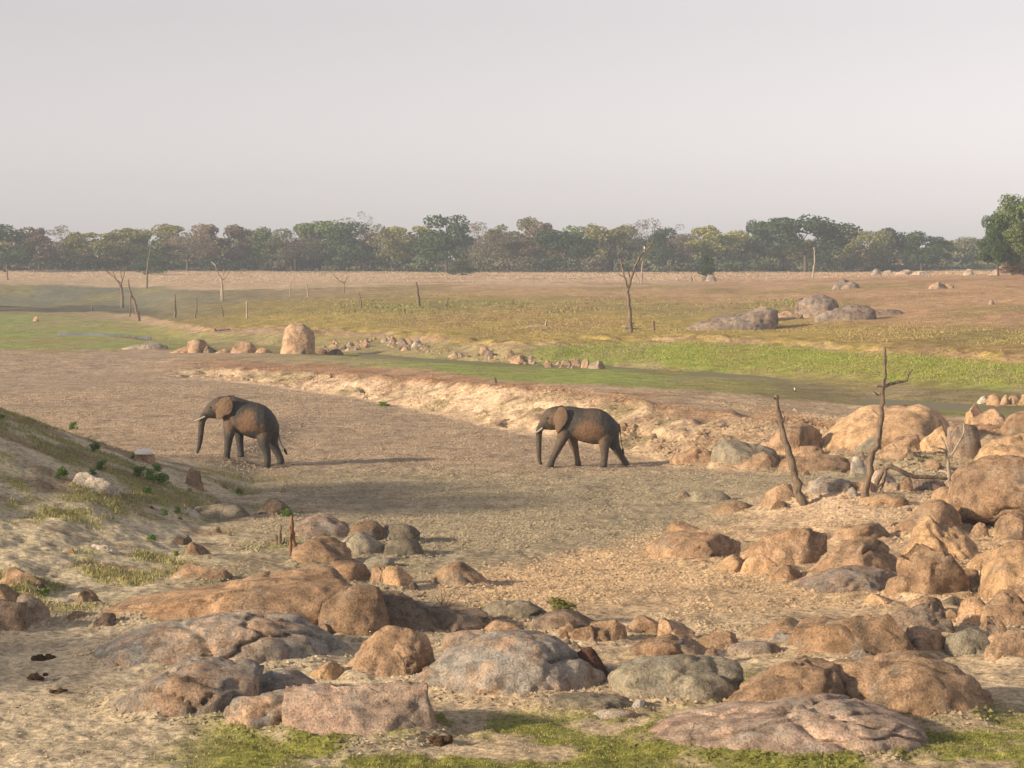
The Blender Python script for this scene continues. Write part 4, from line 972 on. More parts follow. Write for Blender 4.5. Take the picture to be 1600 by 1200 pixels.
SKIN = attr_material('elephant_skin', .62, .05, 11)
IVORY, _t, _b = nodes('ivory'); _b.inputs['Base Color'].default_value = (.46, .41, .33, 1); _b.inputs['Roughness'].default_value = .45
EYE, _t, _b = nodes('eye_dark'); _b.inputs['Base Color'].default_value = (.015, .012, .01, 1); _b.inputs['Roughness'].default_value = .2
HAIR, _t, _b = nodes('tail_hair'); _b.inputs['Base Color'].default_value = (.025, .02, .018, 1); _b.inputs['Roughness'].default_value = .6

def elephant(label, loc, sp, rotz=0):
    k = sp['k']; ox, oz = sp['o']
    X = lambda c: (c - ox) * k
    Z = lambda c: (oz - c) * k
    pieces = []
    pieces.append(ell_loft([(X(a), Z(t), Z(b), w) for a, t, b, w in sp['body']], 24))
    pieces.append(ell_loft([(X(a), Z(t), Z(b), w) for a, t, b, w in sp['head']], 20))
    pieces.append(limb_loft([(X(a), 0, Z(b), r * k * 1.12 + .008) for a, b, r in sp['trunk']]))
    pieces.append(ell_loft([(X(a), Z(t), Z(b), w) for a, t, b, w in sp['jaw']], 12))
    for yo, leg in sp['legs']:
        pts = [(X(a), yo * (1 if i > 1 else .85 if i else .55), Z(b), r * k, r * k * (1.0 if i > 1 else .8 if i else .6)) for i, (a, b, r) in enumerate(leg)]
        a, b, r = leg[-1]; pts.append((X(a), yo, Z(sp['sole'][sp['legs'].index((yo, leg))]), r * k * .98))
        pieces.append(limb_loft(pts))
    pieces.append(limb_loft([(X(a), 0, Z(b), max(r * k, .022)) for a, b, r in sp['tail']], 8))
    # ears: thin bent plates rooted in the head
    ears = []
    for side in (-1, 1):
        pts = sp['ear']; cx = sum(p[0] for p in pts) / len(pts); cy = sum(p[1] for p in pts) / len(pts)
        rx = min(p[0] for p in pts)
        V = []; Fc = []; n = len(pts)
        for th in (-.028, .028):
            for f in (1.0, .55):
                for a, b in pts:
                    aa = cx + (a - cx) * f; bb = cy + (b - cy) * f
                    u = (aa - rx) * k
                    yy = side * (sp['eary'] + u * .62 - .45 * u * u) + th + side * (.02 if f < 1 else 0)
                    V.append((X(aa), yy, Z(bb)))
            V.append((X(cx), side * (sp['eary'] + (cx - rx) * k * .62 - .45 * ((cx - rx) * k) ** 2) + th + side * .03, Z(cy)))
        m = 2 * n + 1
        for q in (0, 1):
            o0 = q * m
            for i in range(n):
                j = (i + 1) % n
                Fc.append((o0 + i, o0 + j, o0 + n + j, o0 + n + i)); Fc.append((o0 + n + i, o0 + n + j, o0 + 2 * n))
        for i in range(n):
            j = (i + 1) % n; Fc.append((i, j, m + j, m + i))
        pieces.append((V, Fc))
    V = []; Fc = []
    for v, f in pieces:
        o0 = len(V); V += v; Fc += [tuple(i + o0 for i in q) for q in f]
    me = bpy.data.meshes.new('tmp'); me.from_pydata(V, [], Fc)
    bm = bmesh.new(); bm.from_mesh(me); bmesh.ops.recalc_face_normals(bm, faces=bm.faces); bm.to_mesh(me); bm.free()
    tmp = bpy.data.objects.new('tmp', me); COL.objects.link(tmp)
    r = tmp.modifiers.new('r', 'REMESH'); r.mode = 'VOXEL'; r.voxel_size = .024
    s = tmp.modifiers.new('s', 'SMOOTH'); s.factor = .5; s.iterations = 5
    dg = bpy.context.evaluated_depsgraph_get(); ev = tmp.evaluated_get(dg)
    bme = bpy.data.meshes.new_from_object(ev); bpy.data.objects.remove(tmp)
    P = np.empty(len(bme.vertices) * 3); bme.vertices.foreach_get('co', P); P = P.reshape(-1, 3)
    # folds and sagging skin
    cxp = P[:, 0] / k + ox; czp = oz - P[:, 2] / k
    wet = C(.056, .051, .047); dust = C(.185, .112, .068); brown = C(.098, .073, .056)
    c = np.tile(wet, (len(P), 1))
    nz = fbm3(P * 3.0, 3, 5)
    for (ex, ey, sx, sy, col, amt) in sp['patch']:
        dd = np.sqrt(((cxp - ex) / sx) ** 2 + ((czp - ey) / sy) ** 2) + .55 * nz
        w = (1 - sst(.55, 1.25, dd)) * amt
        if col == 'ear': w = (dd < 1.3) * (np.abs(P[:, 1]) > sp['eary'] + .62 * np.clip(P[:, 0] - (min(q_[0] for q_ in sp['ear']) - ox) * k, 0, 1) - .45 * np.clip(P[:, 0] - (min(q_[0] for q_ in sp['ear']) - ox) * k, 0, 1) ** 2 - .05) * 1.0
        colr = {'dust': dust, 'brown': brown, 'ear': C(.150, .098, .062), 'wet': wet}[col]  # the wet tone also serves as painted shade round the eyes
        c = c * (1 - w[:, None]) + colr * w[:, None]
    c *= (1 + .2 * fbm3(P * 9, 2, 8))[:, None]
    a = bme.color_attributes.new('Col', 'FLOAT_COLOR', 'POINT'); cc = np.ones((len(P), 4), np.float32); cc[:, :3] = np.clip(c, .01, 1)
    a.data.foreach_set('color', cc.ravel())
    bme.polygons.foreach_set('use_smooth', np.ones(len(bme.polygons), bool)); bme.materials.clear(); bme.materials.append(SKIN)
    root = add('elephant', None, None, loc, label, 'elephant', 'walking elephants', rotz=rotz)
    add('body', bme, root)
    for side in (-1, 1):
        (a0, b0), (a1, b1), (a2, b2) = sp['tusk']
        V, Fc = tube([(X(a0), side * .13, Z(b0)), (X(a1), side * .17, Z(b1)), (X(a2), side * .17, Z(b2))], [.036, .028, .010], 8, 3, .01)
        add('tusk', np_mesh('tusk', V, Fc, IVORY), root)
        V0, F0 = ico(2); e = sp['eye']
        add('eye', np_mesh('eye', V0 * .032 + np.array([X(e[0]), side * e[2], Z(e[1])]), F0, EYE), root)
    (a0, b0, _), (a1, b1, _) = sp['tail'][-2], sp['tail'][-1]
    ux, uz = X(a1) - X(a0), Z(b1) - Z(b0); L = math.hypot(ux, uz)
    V, Fc = tube([(X(a1), 0, Z(b1)), (X(a1) + ux / L * .14, .01, Z(b1) + uz / L * .14), (X(a1) + ux / L * .26, 0, Z(b1) + uz / L * .26)], [.03, .05, .008], 7, 5, .25)
    add('tail_tuft', np_mesh('tail_tuft', V, Fc, HAIR), root)
    return root

KE = 82.3 / F / 7.5
SP_R = dict(k=KE, o=(740, 968), sole=[968, 968, 968, 968], eary=.30,
    body=[(480, 300, 520, .24), (530, 268, 590, .34), (590, 262, 640, .42), (670, 272, 660, .48), (770, 290, 690, .54), (870, 286, 712, .56), (960, 296, 712, .54), (1040, 338, 695, .47), (1105, 395, 650, .38), (1155, 455, 600, .26), (1182, 510, 560, .10)],
    head=[(560, 290, 540, .20), (500, 262, 545, .28), (440, 262, 540, .31), (380, 278, 530, .30), (330, 302, 525, .25), (290, 345, 525, .20), (258, 410, 530, .14), (238, 470, 530, .07)],
    jaw=[(430, 470, 545, .14), (370, 480, 545, .13), (320, 490, 540, .10), (292, 505, 530, .05)],
    trunk=[(330, 460, 40), (272, 490, 40), (243, 548, 34), (238, 640, 30), (240, 760, 27), (243, 860, 22), (250, 915, 17), (264, 938, 13), (280, 946, 9)],
    legs=[(-.27, [(560, 470, 95), (535, 580, 80), (485, 700, 54), (430, 810, 42), (395, 890, 36), (378, 935, 40), (372, 955, 46)]),
          (.27, [(620, 540, 80), (640, 680, 60), (672, 800, 42), (692, 890, 35), (700, 935, 38), (700, 955, 43)]),
          (-.26, [(1020, 500, 125), (1015, 620, 95), (1005, 730, 60), (1008, 830, 44), (1000, 900, 42), (995, 935, 44), (990, 955, 47)]),
          (.26, [(1070, 540, 120), (1100, 660, 88), (1140, 750, 58), (1195, 840, 42), (1238, 905, 40), (1258, 938, 42), (1258, 955, 44)])],
    tail=[(1172, 470, 16), (1192, 530, 11), (1200, 620, 8), (1208, 700, 7), (1220, 760, 6)],
    ear=[(432, 330), (465, 275), (505, 258), (545, 275), (572, 335), (582, 392), (556, 455), (510, 515), (470, 562), (448, 570), (430, 530), (420, 450), (424, 385)],
    tusk=[(285, 515), (225, 562), (165, 577)], eye=(345, 400, .265),
    patch=[(380, 400, 170, 170, 'brown', 1), (352, 425, 42, 55, 'wet', .9), (810, 560, 155, 165, 'dust', .95), (850, 345, 130, 75, 'brown', .9), (500, 420, 110, 190, 'ear', 1), (240, 750, 60, 260, 'brown', .7), (500, 740, 200, 200, 'brown', .75), (670, 800, 90, 230, 'dust', .6), (1000, 760, 90, 240, 'brown', .8), (1230, 860, 110, 130, 'brown', .7), (960, 600, 40, 120, 'dust', .5)])  # small dark ellipse by the eye paints the shade of its hollow
ex, ey, ez = hit(905, 729)
elephant('dusty brown elephant with trunk curled at the ground, walking left before the sand bank', ((810 + 740 / 7.5 - 800) / F * 82.3, 82.3, ground_z((810 + 740 / 7.5 - 800) / F * 82.3, 82.3) + .01), SP_R)
SP_L = dict(k=KE, o=(740, 1060), sole=[962, 958, 1062, 1042], eary=.33,
    body=[(520, 300, 520, .26), (580, 250, 590, .38), (650, 240, 660, .46), (740, 268, 690, .53), (840, 298, 728, .58), (930, 318, 745, .60), (1010, 350, 742, .56), (1080, 410, 720, .46), (1130, 480, 690, .34), (1160, 550, 650, .20), (1170, 590, 630, .10)],
    head=[(610, 262, 520, .22), (540, 236, 505, .29), (470, 243, 500, .32), (410, 265, 492, .31), (350, 312, 488, .26), (305, 365, 485, .21), (272, 420, 488, .15), (252, 460, 490, .08)],
    jaw=[(450, 430, 505, .14), (390, 440, 500, .13), (340, 450, 495, .10), (312, 462, 485, .05)],
    trunk=[(345, 430, 40), (292, 465, 42), (268, 525, 36), (258, 600, 31), (252, 690, 28), (244, 770, 24), (230, 840, 19), (215, 890, 13), (208, 908, 9)],
    legs=[(-.28, [(620, 480, 105), (605, 600, 82), (592, 720, 54), (580, 830, 42), (572, 900, 38), (568, 930, 42), (565, 948, 46)]),
          (.28, [(690, 540, 90), (692, 660, 60), (698, 780, 46), (708, 880, 38), (712, 925, 42), (710, 945, 48)]),
          (-.28, [(1000, 560, 135), (1000, 690, 100), (1005, 800, 66), (1040, 900, 46), (1045, 980, 42), (1035, 1030, 48), (1028, 1048, 54)]),
          (.28, [(1050, 600, 125), (1075, 720, 88), (1090, 810, 60), (1135, 890, 46), (1168, 960, 44), (1182, 1005, 46), (1176, 1028, 48)])],
    tail=[(1150, 570, 16), (1156, 640, 11), (1170, 720, 9), (1195, 800, 7), (1228, 855, 6)],
    ear=[(452, 320), (500, 262), (560, 232), (622, 236), (650, 280), (656, 350), (640, 415), (600, 448), (560, 452), (525, 488), (478, 505), (446, 490), (446, 430), (470, 370)],
    tusk=[(315, 470), (245, 505), (180, 520)], eye=(378, 365, .275),
    patch=[(400, 350, 170, 130, 'brown', .85), (380, 400, 45, 55, 'wet', .9), (810, 530, 125, 135, 'dust', .95), (560, 370, 120, 150, 'ear', 1), (610, 560, 75, 110, 'dust', .6), (985, 640, 60, 90, 'dust', .5), (260, 560, 60, 160, 'brown', .5)])  # dark ellipse below the eye: socket and cheek shading put into the colour
xl = (280 + 740 / 7.5 - 800) / F * 82.3
elephant('darker wet elephant with straight hanging trunk, walking left up the slope', (xl, 82.3, ground_z((280 + 1028 / 7.5 - 800) / F * 82.3, 82.0) + .0), SP_L)

# ------------------------------------------------------------------ birds
def bird(label, px, py, h, Yd, white, name='bird', Zp=None):
    x, y = at(px, Yd); z = CZ - (py - HY) / F * Yd
    V, Fc = ell_loft([(-.16 * h, .62 * h, .48 * h, .05 * h), (-.08 * h, .72 * h, .34 * h, .16 * h), (.02 * h, .74 * h, .2 * h, .21 * h), (.12 * h, .58 * h, .1 * h, .17 * h), (.2 * h, .34 * h, -.05 * h, .08 * h), (.26 * h, .1 * h, -.12 * h, .04 * h)], 10)
    V2, F2 = ico(2); V2 = V2 * np.array([.13, .12, .14]) * h + np.array([-.06 * h, 0, .82 * h])
    n0 = len(V); F3 = []
    for f in Fc:
        for i in range(1, len(f) - 1): F3.append((f[0], f[i], f[i + 1]))
    P = np.vstack([np.array(V), V2]); Fa = np.vstack([np.array(F3), F2 + n0])
    w = (sst(.55 * h, .68 * h, P[:, 2] - P[:, 0] * .8) if white else np.zeros(len(P)))[:, None]
    c = C(.05, .035, .03) * (1 - w) + C(.75, .73, .68) * w
    root = add(name, None, None, (x, y, z), label, 'bird')
    add('body', np_mesh('body', P, Fa, GRASS, c), root)
    V, Fc = tube([(-.17 * h, 0, .82 * h), (-.25 * h, 0, .78 * h)], [.035 * h, .01 * h], 6, 1, 0)
    add('beak', np_mesh('beak', V, Fc, IVORY), root)
    for s in (-1, 1):
        V, Fc = tube([(.04 * h, s * .07 * h, .15 * h), (.03 * h, s * .07 * h, -.06 * h)], [.02 * h, .02 * h], 5, 2, 0)
        add('leg', np_mesh('leg', V, Fc, IVORY), root)
x_, y_, z_ = hit(985, 519)
bird('white-headed dark bird of prey perched on the forked dead tree', 1007.5, 393.5, .42, y_ + .05, True, 'perched_eagle')
x_, y_, z_ = hit(1242, 614)
bird('small pied bird standing on the mud by the pool', 1242, 613.5, .26, y_, True, 'wading_bird')

# ------------------------------------------------------------------ trees
def crown_mesh(name, seed, form, n, leaf, mat, H=12.0, Wd=12.0):
    rr = np.random.RandomState(seed); lob = []
    if form == 'spread':
        for i in range(16):
            a = rr.uniform(0, 6.28); q = math.sqrt(rr.uniform(0, 1)) * .40
            lob.append((q * math.cos(a), q * math.sin(a), rr.uniform(.62, .86) - q * .35, rr.uniform(.13, .2), rr.uniform(.08, .13)))
        for i in range(6):
            a = rr.uniform(0, 6.28); lob.append((.3 * math.cos(a), .3 * math.sin(a), rr.uniform(.3, .5), .15, .13))
    elif form == 'round':
        for i in range(20):
            a = rr.uniform(0, 6.28); zz = rr.uniform(.22, .86); q = .36 * math.sqrt(max(0, 1 - ((zz - .5) / .5) ** 2)) * math.sqrt(rr.uniform(.2, 1))
            lob.append((q * math.cos(a), q * math.sin(a), zz, rr.uniform(.12, .2), rr.uniform(.1, .15)))
    elif form == 'ragged':
        for i in range(70):
            a = rr.uniform(0, 6.28); zz = rr.uniform(.22, .82); q = .42 * (1 - .75 * abs(zz - .45)) * math.sqrt(rr.uniform(.02, 1))
            lob.append((q * math.cos(a), q * math.sin(a), zz, rr.uniform(.08, .15), rr.uniform(.05, .10)))
    elif form == 'bush':
        for i in range(16):
            a = rr.uniform(0, 6.28); zz = rr.uniform(.1, .8); q = .38 * math.sqrt(max(0, 1 - (zz * .9) ** 2)) * rr.uniform(.3, 1)
            lob.append((q * math.cos(a), q * math.sin(a), zz, rr.uniform(.13, .22), rr.uniform(.13, .2)))
    else:
        for i in range(18):
            a = rr.uniform(0, 6.28); zz = rr.uniform(.28, .9); q = .40 * (1 - .55 * abs(zz - .6)) * math.sqrt(rr.uniform(.05, 1))
            lob.append((q * math.cos(a), q * math.sin(a), zz, rr.uniform(.09, .19), rr.uniform(.06, .13)))
    lob = np.array(lob); wts = lob[:, 3] ** 2; k = rr.choice(len(lob), n, p=wts / wts.sum())
    d = rr.normal(0, 1, (n, 3)); d /= np.linalg.norm(d, axis=1)[:, None]
    rad = rr.uniform(.45, 1.08, n) ** .5
    p = lob[k, :3] + d * rad[:, None] * np.stack([lob[k, 3], lob[k, 3], lob[k, 4]], 1)
    p = p * np.array([Wd, Wd, H]); keep = p[:, 2] > .1; p = p[keep]; d = d[keep]; n = len(p)
    t1 = rr.normal(0, 1, (n, 3)); nn = d + .7 * rr.normal(0, 1, (n, 3)); nn /= np.linalg.norm(nn, axis=1)[:, None]
    t1 = np.cross(nn, t1); t1 /= np.linalg.norm(t1, axis=1)[:, None]; t2 = np.cross(nn, t1)
    s = (leaf * rr.uniform(.6, 1.3, n))[:, None]
    V = np.stack([p - t1 * s * .5 - t2 * s * .35, p + t1 * s * .5 - t2 * s * .2, p + t1 * s * .3 + t2 * s * .45, p - t1 * s * .4 + t2 * s * .35], 1).reshape(-1, 3)
    Fc = np.arange(4 * n).reshape(-1, 4)
    return np_mesh(name, V, Fc, mat, smooth=False)

def branch_mesh(name, seed, H=12.0, Wd=12.0, depth=4, trunk=.26, mat=BARK, fork=.3):
    rr = np.random.RandomState(seed); Vs = []; Fs = []; nV = 0
    def grow(p, d, L, r, lev):
        nonlocal nV
        q = p + d * L
        V, Fc = tube([p, (p + q) / 2 + rr.normal(0, .04, 3) * L, q], [r, r * .85, r * .62], 6 if lev < 2 else 4, rr.randint(9999), .06, 1 if lev > 1 else 2)
        Vs.append(V); Fs.append(Fc + nV); nV += len(V)
        if lev >= depth: return
        for i in range(rr.randint(2, 4) + (lev == 0)):
            a = rr.uniform(0, 6.28); sp = rr.uniform(.4, .85)
            nd = d * (1 - .3 * sp) + np.array([math.cos(a) * Wd / H, math.sin(a) * Wd / H, .15]) * sp; nd /= np.linalg.norm(nd)
            grow(q, nd, L * rr.uniform(.55, .8), r * .58, lev + 1)
    grow(np.array([0, 0, -.3]), np.array([rr.uniform(-.06, .06), rr.uniform(-.06, .06), 1.0]), H * fork, trunk, 0)
    return np_mesh(name, np.vstack(Vs), np.vstack(Fs), mat)

FORM = {}
def form(kind, mat, var):
    key = (kind, mat, var)
    if key not in FORM:
        sd = (hash(kind + mat) if False else sum(map(ord, kind + mat))) + var * 101
        if kind == 'bare':
            FORM[key] = (crown_mesh('crown', sd, 'loose', 2600, .24, LM[mat]), branch_mesh('trunk', sd, depth=4))
        else:
            nl = {'spread': 4200, 'round': 4600, 'bush': 3000, 'loose': 3800, 'ragged': 15000}[kind]
            FORM[key] = (crown_mesh('crown', sd, kind, nl, .42 if kind != 'ragged' else .27, LM[mat]), branch_mesh('trunk', sd + 3, depth=2, trunk=.3))
    return FORM[key]

def tree(px, ytop, wpx, kind, mat, label, name='tree', Yd=540, var=0, group='trees of the far treeline', cat='tree', base=None):
    if base is not None:
        x, Yd, z = hit(px, base)
    else:
        x, _ = at(px, Yd); z = ground_z(x, Yd)
    h = CZ - (ytop - HY) / F * Yd - z; w = wpx / F * Yd
    cm, tm = form(kind, mat, var)
    root = add(name, None, None, (x, Yd, z - .05), label, cat, group, scale=(w / 11.0, w / 11.0, h / 11.6), rotz=random.Random(px * 7 + var).uniform(0, 6.28))
    add('trunk', tm, root); add('crown', cm, root)
    return root
TL = [
 (8, 350, 90, 'round', 'dark', 'dark tree at the left end of the treeline', 528), (62, 357, 74, 'loose', 'brown', 'rusty brown tree second from the left end of the treeline', 545), (108, 351, 62, 'bare', 'bare', 'grey leafless tree near the left end of the treeline', 552),
 (150, 357, 92, 'loose', 'yell', 'yellowish tree left of the dark bush in the treeline', 542), (200, 354, 66, 'loose', 'olive', 'olive tree just left of the thin tall dead tree', 548), (243, 348, 92, 'loose', 'yell', 'tall yellow-olive tree behind the dark round bush', 552),
 (293, 357, 92, 'bare', 'bare', 'leafless grey-brown tree between yellow-olive and brown trees', 540), (345, 352, 80, 'loose', 'brown', 'brown tree behind the twin-stemmed dead tree', 550), (388, 354, 70, 'loose', 'brown', 'orange-brown tree left of the bright green crown', 556),
 (425, 352, 66, 'round', 'green', 'green rounded tree left of the tall pale crown', 552), (462, 351, 72, 'bare', 'bare', 'grey-brown thin-leaved tree above the grass knoll', 546), (500, 344, 84, 'round', 'green', 'bright green crown left of the pale bare treetop', 556),
 (546, 346, 84, 'round', 'dark', 'dark green crown under the pale bare treetop', 550), (570, 329, 62, 'bare', 'bare', 'pale leafless treetop rising highest left of centre', 572), (612, 350, 70, 'loose', 'olive', 'olive tree left of the dark dense round tree', 546),
 (643, 346, 70, 'loose', 'yell', 'yellowish tree just left of the dark dense round tree', 556), (698, 335, 84, 'round', 'dark', 'dense dark round-topped tree standing out at centre left', 520), (762, 346, 80, 'bare', 'bare', 'grey-brown tree right of the dense dark round tree', 548),
 (802, 341, 74, 'loose', 'olive', 'olive-brown tree above the middle of the picture', 556), (846, 349, 64, 'loose', 'brown', 'brown tree left of the bluish dark tree', 552), (884, 357, 84, 'round', 'dark', 'bluish dark tree with a skirt to the ground, centre', 520),
 (908, 347, 60, 'round', 'green', 'small dark top showing behind the bluish dark tree', 566), (962, 342, 84, 'loose', 'yell', 'yellow-green tree behind the forked dead tree', 552), (1012, 341, 72, 'bare', 'bare', 'greyish pink bare tree behind the perched bird', 560),
 (1040, 355, 52, 'round', 'dark', 'compact dark tree right of the perched bird', 540), (1072, 349, 66, 'bare', 'bare', 'pale grey bare tree right of the compact dark tree', 560), (1122, 351, 92, 'loose', 'yell', 'wide yellow-green tree behind the little tree on boulders', 550),
 (1180, 343, 48, 'round', 'dark', 'narrow dark tree left of the large spreading tree', 556), (1214, 352, 62, 'loose', 'olive', 'olive tree at the left shoulder of the large spreading tree', 552), (1258, 329, 124, 'spread', 'dark', 'large spreading umbrella tree, tallest on the right', 530),
 (1322, 353, 56, 'loose', 'olive', 'small olive tree right of the large spreading tree', 552), (1362, 349, 64, 'round', 'olive', 'first rounded tree right of the large spreading tree', 545), (1398, 354, 58, 'round', 'dark', 'second rounded tree right of the large spreading tree', 548),
 (1440, 361, 58, 'round', 'dark', 'taller of the dark pair left of the right-hand gap', 530), (1466, 370, 44, 'loose', 'dark', 'shorter of the dark pair left of the right-hand gap', 528), (1508, 367, 74, 'spread', 'olive', 'hazy flat-topped tree in the right-hand gap', 640)]
for i, (px, yt, w, kd, mt, lab, yd) in enumerate(TL):
    tree(px, yt, w * 1.18, kd, mt, lab, Yd=yd, var=i % 3)
for px, yt, w, mt, lab, yb in [(232, 393, 56, 'dark', 'dark round bush with a thin dead tree before it', 430), (510, 384, 74, 'dark', 'broad dark bush at the foot of the bright green crown', 423), (722, 404, 44, 'dark', 'dark bush at the foot of the dense dark round tree', 431), (1048, 396, 50, 'olive', 'olive bush at the tree line right of the forked dead tree', 424)]:
    tree(px, yt, w, 'bush', mt, lab, 'bush', base=yb, cat='bush', group='bushes before the treeline')
tree(1104, 398, 26, 'round', 'dark', 'little dark tree growing between two boulders on the plain', base=437, group='trees on the plain')
tree(1604, 290, 116, 'ragged', 'green', 'tall leafy tree at the right edge of the plain', base=431, group='trees at the right edge', var=3)
tree(1560, 322, 66, 'ragged', 'dark', 'leaning leafy tree with a slim dark trunk at the right edge', base=432, group='trees at the right edge', var=4)
tree(1582, 398, 60, 'bush', 'brown', 'reddish brown shrub under the trees at the right edge', 'bush', base=431, cat='bush', group='bushes at the right edge')

# the wood behind and the undergrowth at its foot: one mass
def mass(name, label, n, y0, y1, top0, top1, w0, w1, mats, seed, q, leaf, kind='loose'):
    rr = np.random.RandomState(seed); VV = []; FF = []; CC = []; n0 = 0
    for i in range(n):
        px = -160 + 1920 * (i + rr.uniform(0, 1)) / n; yd = rr.uniform(y0, y1); x, _ = at(px, yd); z = ground_z(x, yd)
        top = rr.uniform(top0, top1) + (14 if px > 1330 else 0); h = max(CZ - (top - HY) / F * yd - z, 1.2); w = rr.uniform(w0, w1)
        me = crown_mesh('tmpc', seed * 100 + i, kind, q, leaf, BARK, h / .95, w)
        v = np.empty(len(me.vertices) * 3, np.float32); me.vertices.foreach_get('co', v); v = v.reshape(-1, 3); bpy.data.meshes.remove(me)
        v = v + np.array([x, yd, z]); VV.append(v); FF.append(np.arange(len(v)).reshape(-1, 4) + n0); n0 += len(v)
        CC.append(np.tile(np.array(mats[rr.randint(len(mats))]) * rr.uniform(.8, 1.2), (len(v), 1)))
    add(name, np_mesh(name, np.vstack(VV), np.vstack(FF), GRASS, np.vstack(CC), smooth=False), label=label, cat='woodland', kind='stuff')
mass('woodland', 'hazy wood behind the front trees', 70, 562, 640, 360, 374, 10, 16, [(.14, .14, .06), (.18, .14, .09), (.09, .12, .045), (.18, .15, .12), (.17, .16, .06)], 7, 1500, .65, 'bush')
mass('undergrowth', 'low scrub along the foot of the far treeline', 70, 535, 565, 392, 410, 6, 12, [(.10, .125, .06), (.13, .135, .08), (.15, .135, .09), (.085, .115, .055)], 8, 700, .45, 'bush')

# trees on the bank outside the left edge: they shade the bed
for px_, py_, h, w, lab in [(-31, 58, 8.5, 13, 'nearest'), (-40, 46, 9.5, 14, 'middle'), (-50, 36, 9, 13, 'hindmost'), (-45, 62, 9, 13, 'outer'), (-32, 33, 9.5, 12, 'nearest to the viewer')]:
    cm, tm = form('round', 'dark', 0)
    root = add('tree', None, None, (px_, py_, ground_z(px_, py_) - .05), lab + ' shade tree on the left bank beyond the picture edge', 'tree', 'shade trees on the left bank', scale=(w / 11, w / 11, h / 11.6))
    add('trunk', tm, root); add('crown', cm, root)

# ------------------------------------------------------------------ grass and weeds
def blades(name, label, mask, n, h0, h1, wd, cols, seed, lean=.35, ymax=1e9, cat='grass'):
    rr = np.random.RandomState(seed)
    p = np.clip(mask, 0, 1) * (gy < ymax); p = p / p.sum()
    idx = rr.choice(len(gx), n, p=p)
    x = gx[idx] + rr.normal(0, .03, n) * (gy[idx] / 40); y = gy[idx] + rr.uniform(-.12, .12, n); z = gz[idx] - .01
    h = rr.uniform(h0, h1, n); a = rr.uniform(0, 6.28, n); w = wd * rr.uniform(.6, 1.4, n)
    lx = rr.normal(0, lean, n) * h; ly = rr.normal(0, lean, n) * h
    V = np.stack([np.stack([x - w * np.cos(a), y - w * np.sin(a), z], 1), np.stack([x + w * np.cos(a), y + w * np.sin(a), z], 1), np.stack([x + lx, y + ly, z + h], 1)], 1).reshape(-1, 3)
    c = np.array(cols)[rr.randint(0, len(cols), n)] * rr.uniform(.75, 1.25, (n, 1)); c = np.repeat(c, 3, 0)
    add(name, np_mesh(name, V, np.arange(3 * n).reshape(-1, 3), GRASS, c, smooth=False), label=label, cat=cat, kind='stuff')
infr = (np.abs(px_v - 800) < 900)
blades('green_grass', 'short green grass along the bottom edge', gpatch * (gy > 30) * infr, 40000, .018, .05, .009, [(.19, .21, .05), (.26, .25, .07), (.33, .28, .12), (.16, .19, .04)], 1)
blades('bank_grass', 'thin olive grass on the left bank', slope * infr * sst(.05, .4, nA + .4 * nB), 32000, .04, .12, .012, [(.33, .31, .13), (.42, .36, .19), (.26, .27, .09)], 2)
blades('bank_grass', 'green grass on the far bank of the channel', infr * sst(6.05, 6.3, gs) * (1 - sst(6.9, 7.05, gs)) * sst(800, 950, px_v), 40000, .04, .11, .022, [(.26, .29, .07), (.31, .31, .09), (.23, .26, .06)], 3)
blades('plain_grass', 'olive and yellow grass on the far plain', infr * sst(8.05, 8.3, gs) * (1 - sst(10, 10.5, gs)) * sst(380, 480, px_v) * sst(-.2, .3, nC) * (1 - .85 * sst(1000, 1150, px_v) * sst(8.4, 8.8, gs)), 30000, .05, .14, .03, [(.33, .27, .10), (.37, .30, .13), (.30, .265, .10)], 4)
blades('weeds', 'green weeds dotted over the far plain', infr * sst(8.7, 8.9, gs) * (1 - sst(9.5, 9.9, gs)) * sst(470, 560, px_v) * (1 - sst(1250, 1350, px_v)) * sst(.15, .3, fbm2(gx / 4, gy / 5, 3, 91)), 3500, .10, .30, .05, [(.20, .22, .08), (.25, .24, .09)], 5)
blades('dry_grass', 'tall dry golden grass before the treeline', infr * sst(11.1, 11.5, gs) * (1 - sst(11.9, 12.0, gs)), 40000, .10, .28, .05, [(.48, .36, .245), (.50, .375, .26), (.46, .34, .23)], 6, .2)

def clods(name, label, mask, n, r0, r1, cols, seed):
    rr = np.random.RandomState(seed); p = np.clip(mask, 0, 1); idx = rr.choice(len(gx), n, p=p / p.sum())
    c = np.stack([gx[idx] + rr.uniform(-.1, .1, n), gy[idx] + rr.uniform(-.12, .12, n), gz[idx]], 1); r = rr.uniform(r0, r1, n)
    base = np.array([(-1, -.6, -.3), (1, -.7, -.3), (0, 1, -.3), (.1, -.1, .75)])
    V = c[:, None, :] + (base[None] * rr.uniform(.6, 1.4, (n, 4, 3))) * r[:, None, None]
    Fq = (np.array([(0, 1, 3), (1, 2, 3), (2, 0, 3)])[None] + 4 * np.arange(n)[:, None, None]).reshape(-1, 3)
    col = np.repeat(gc[idx] * rr.uniform(.55, 1.05, (n, 1)), 4, 0)
    add(name, np_mesh(name, V.reshape(-1, 3), Fq, GRASS, col, smooth=False), label=label, cat='soil', kind='stuff')
clods('mud_clods', 'trampled crumbs of dry mud on the lake bed', infr * (gs < 1.02) * (gy > 46) * (gy < 135) * (slope < .3) * sst(-.5, .2, nA), 70000, .02, .055, None, 21)
clods('soil_crumbs', 'crumbs of earth on the eroded sand bank', infr * sst(1.0, 1.2, gs) * (1 - sst(2.1, 2.5, gs)) * sst(280, 400, px_v) * sst(-.1, .3, nA), 16000, .03, .10, None, 22)
clods('sand_crumbs', 'grit and crumbs on the foreground sand', infr * (gy > 32) * (gy < 50), 14000, .008, .022, None, 23)

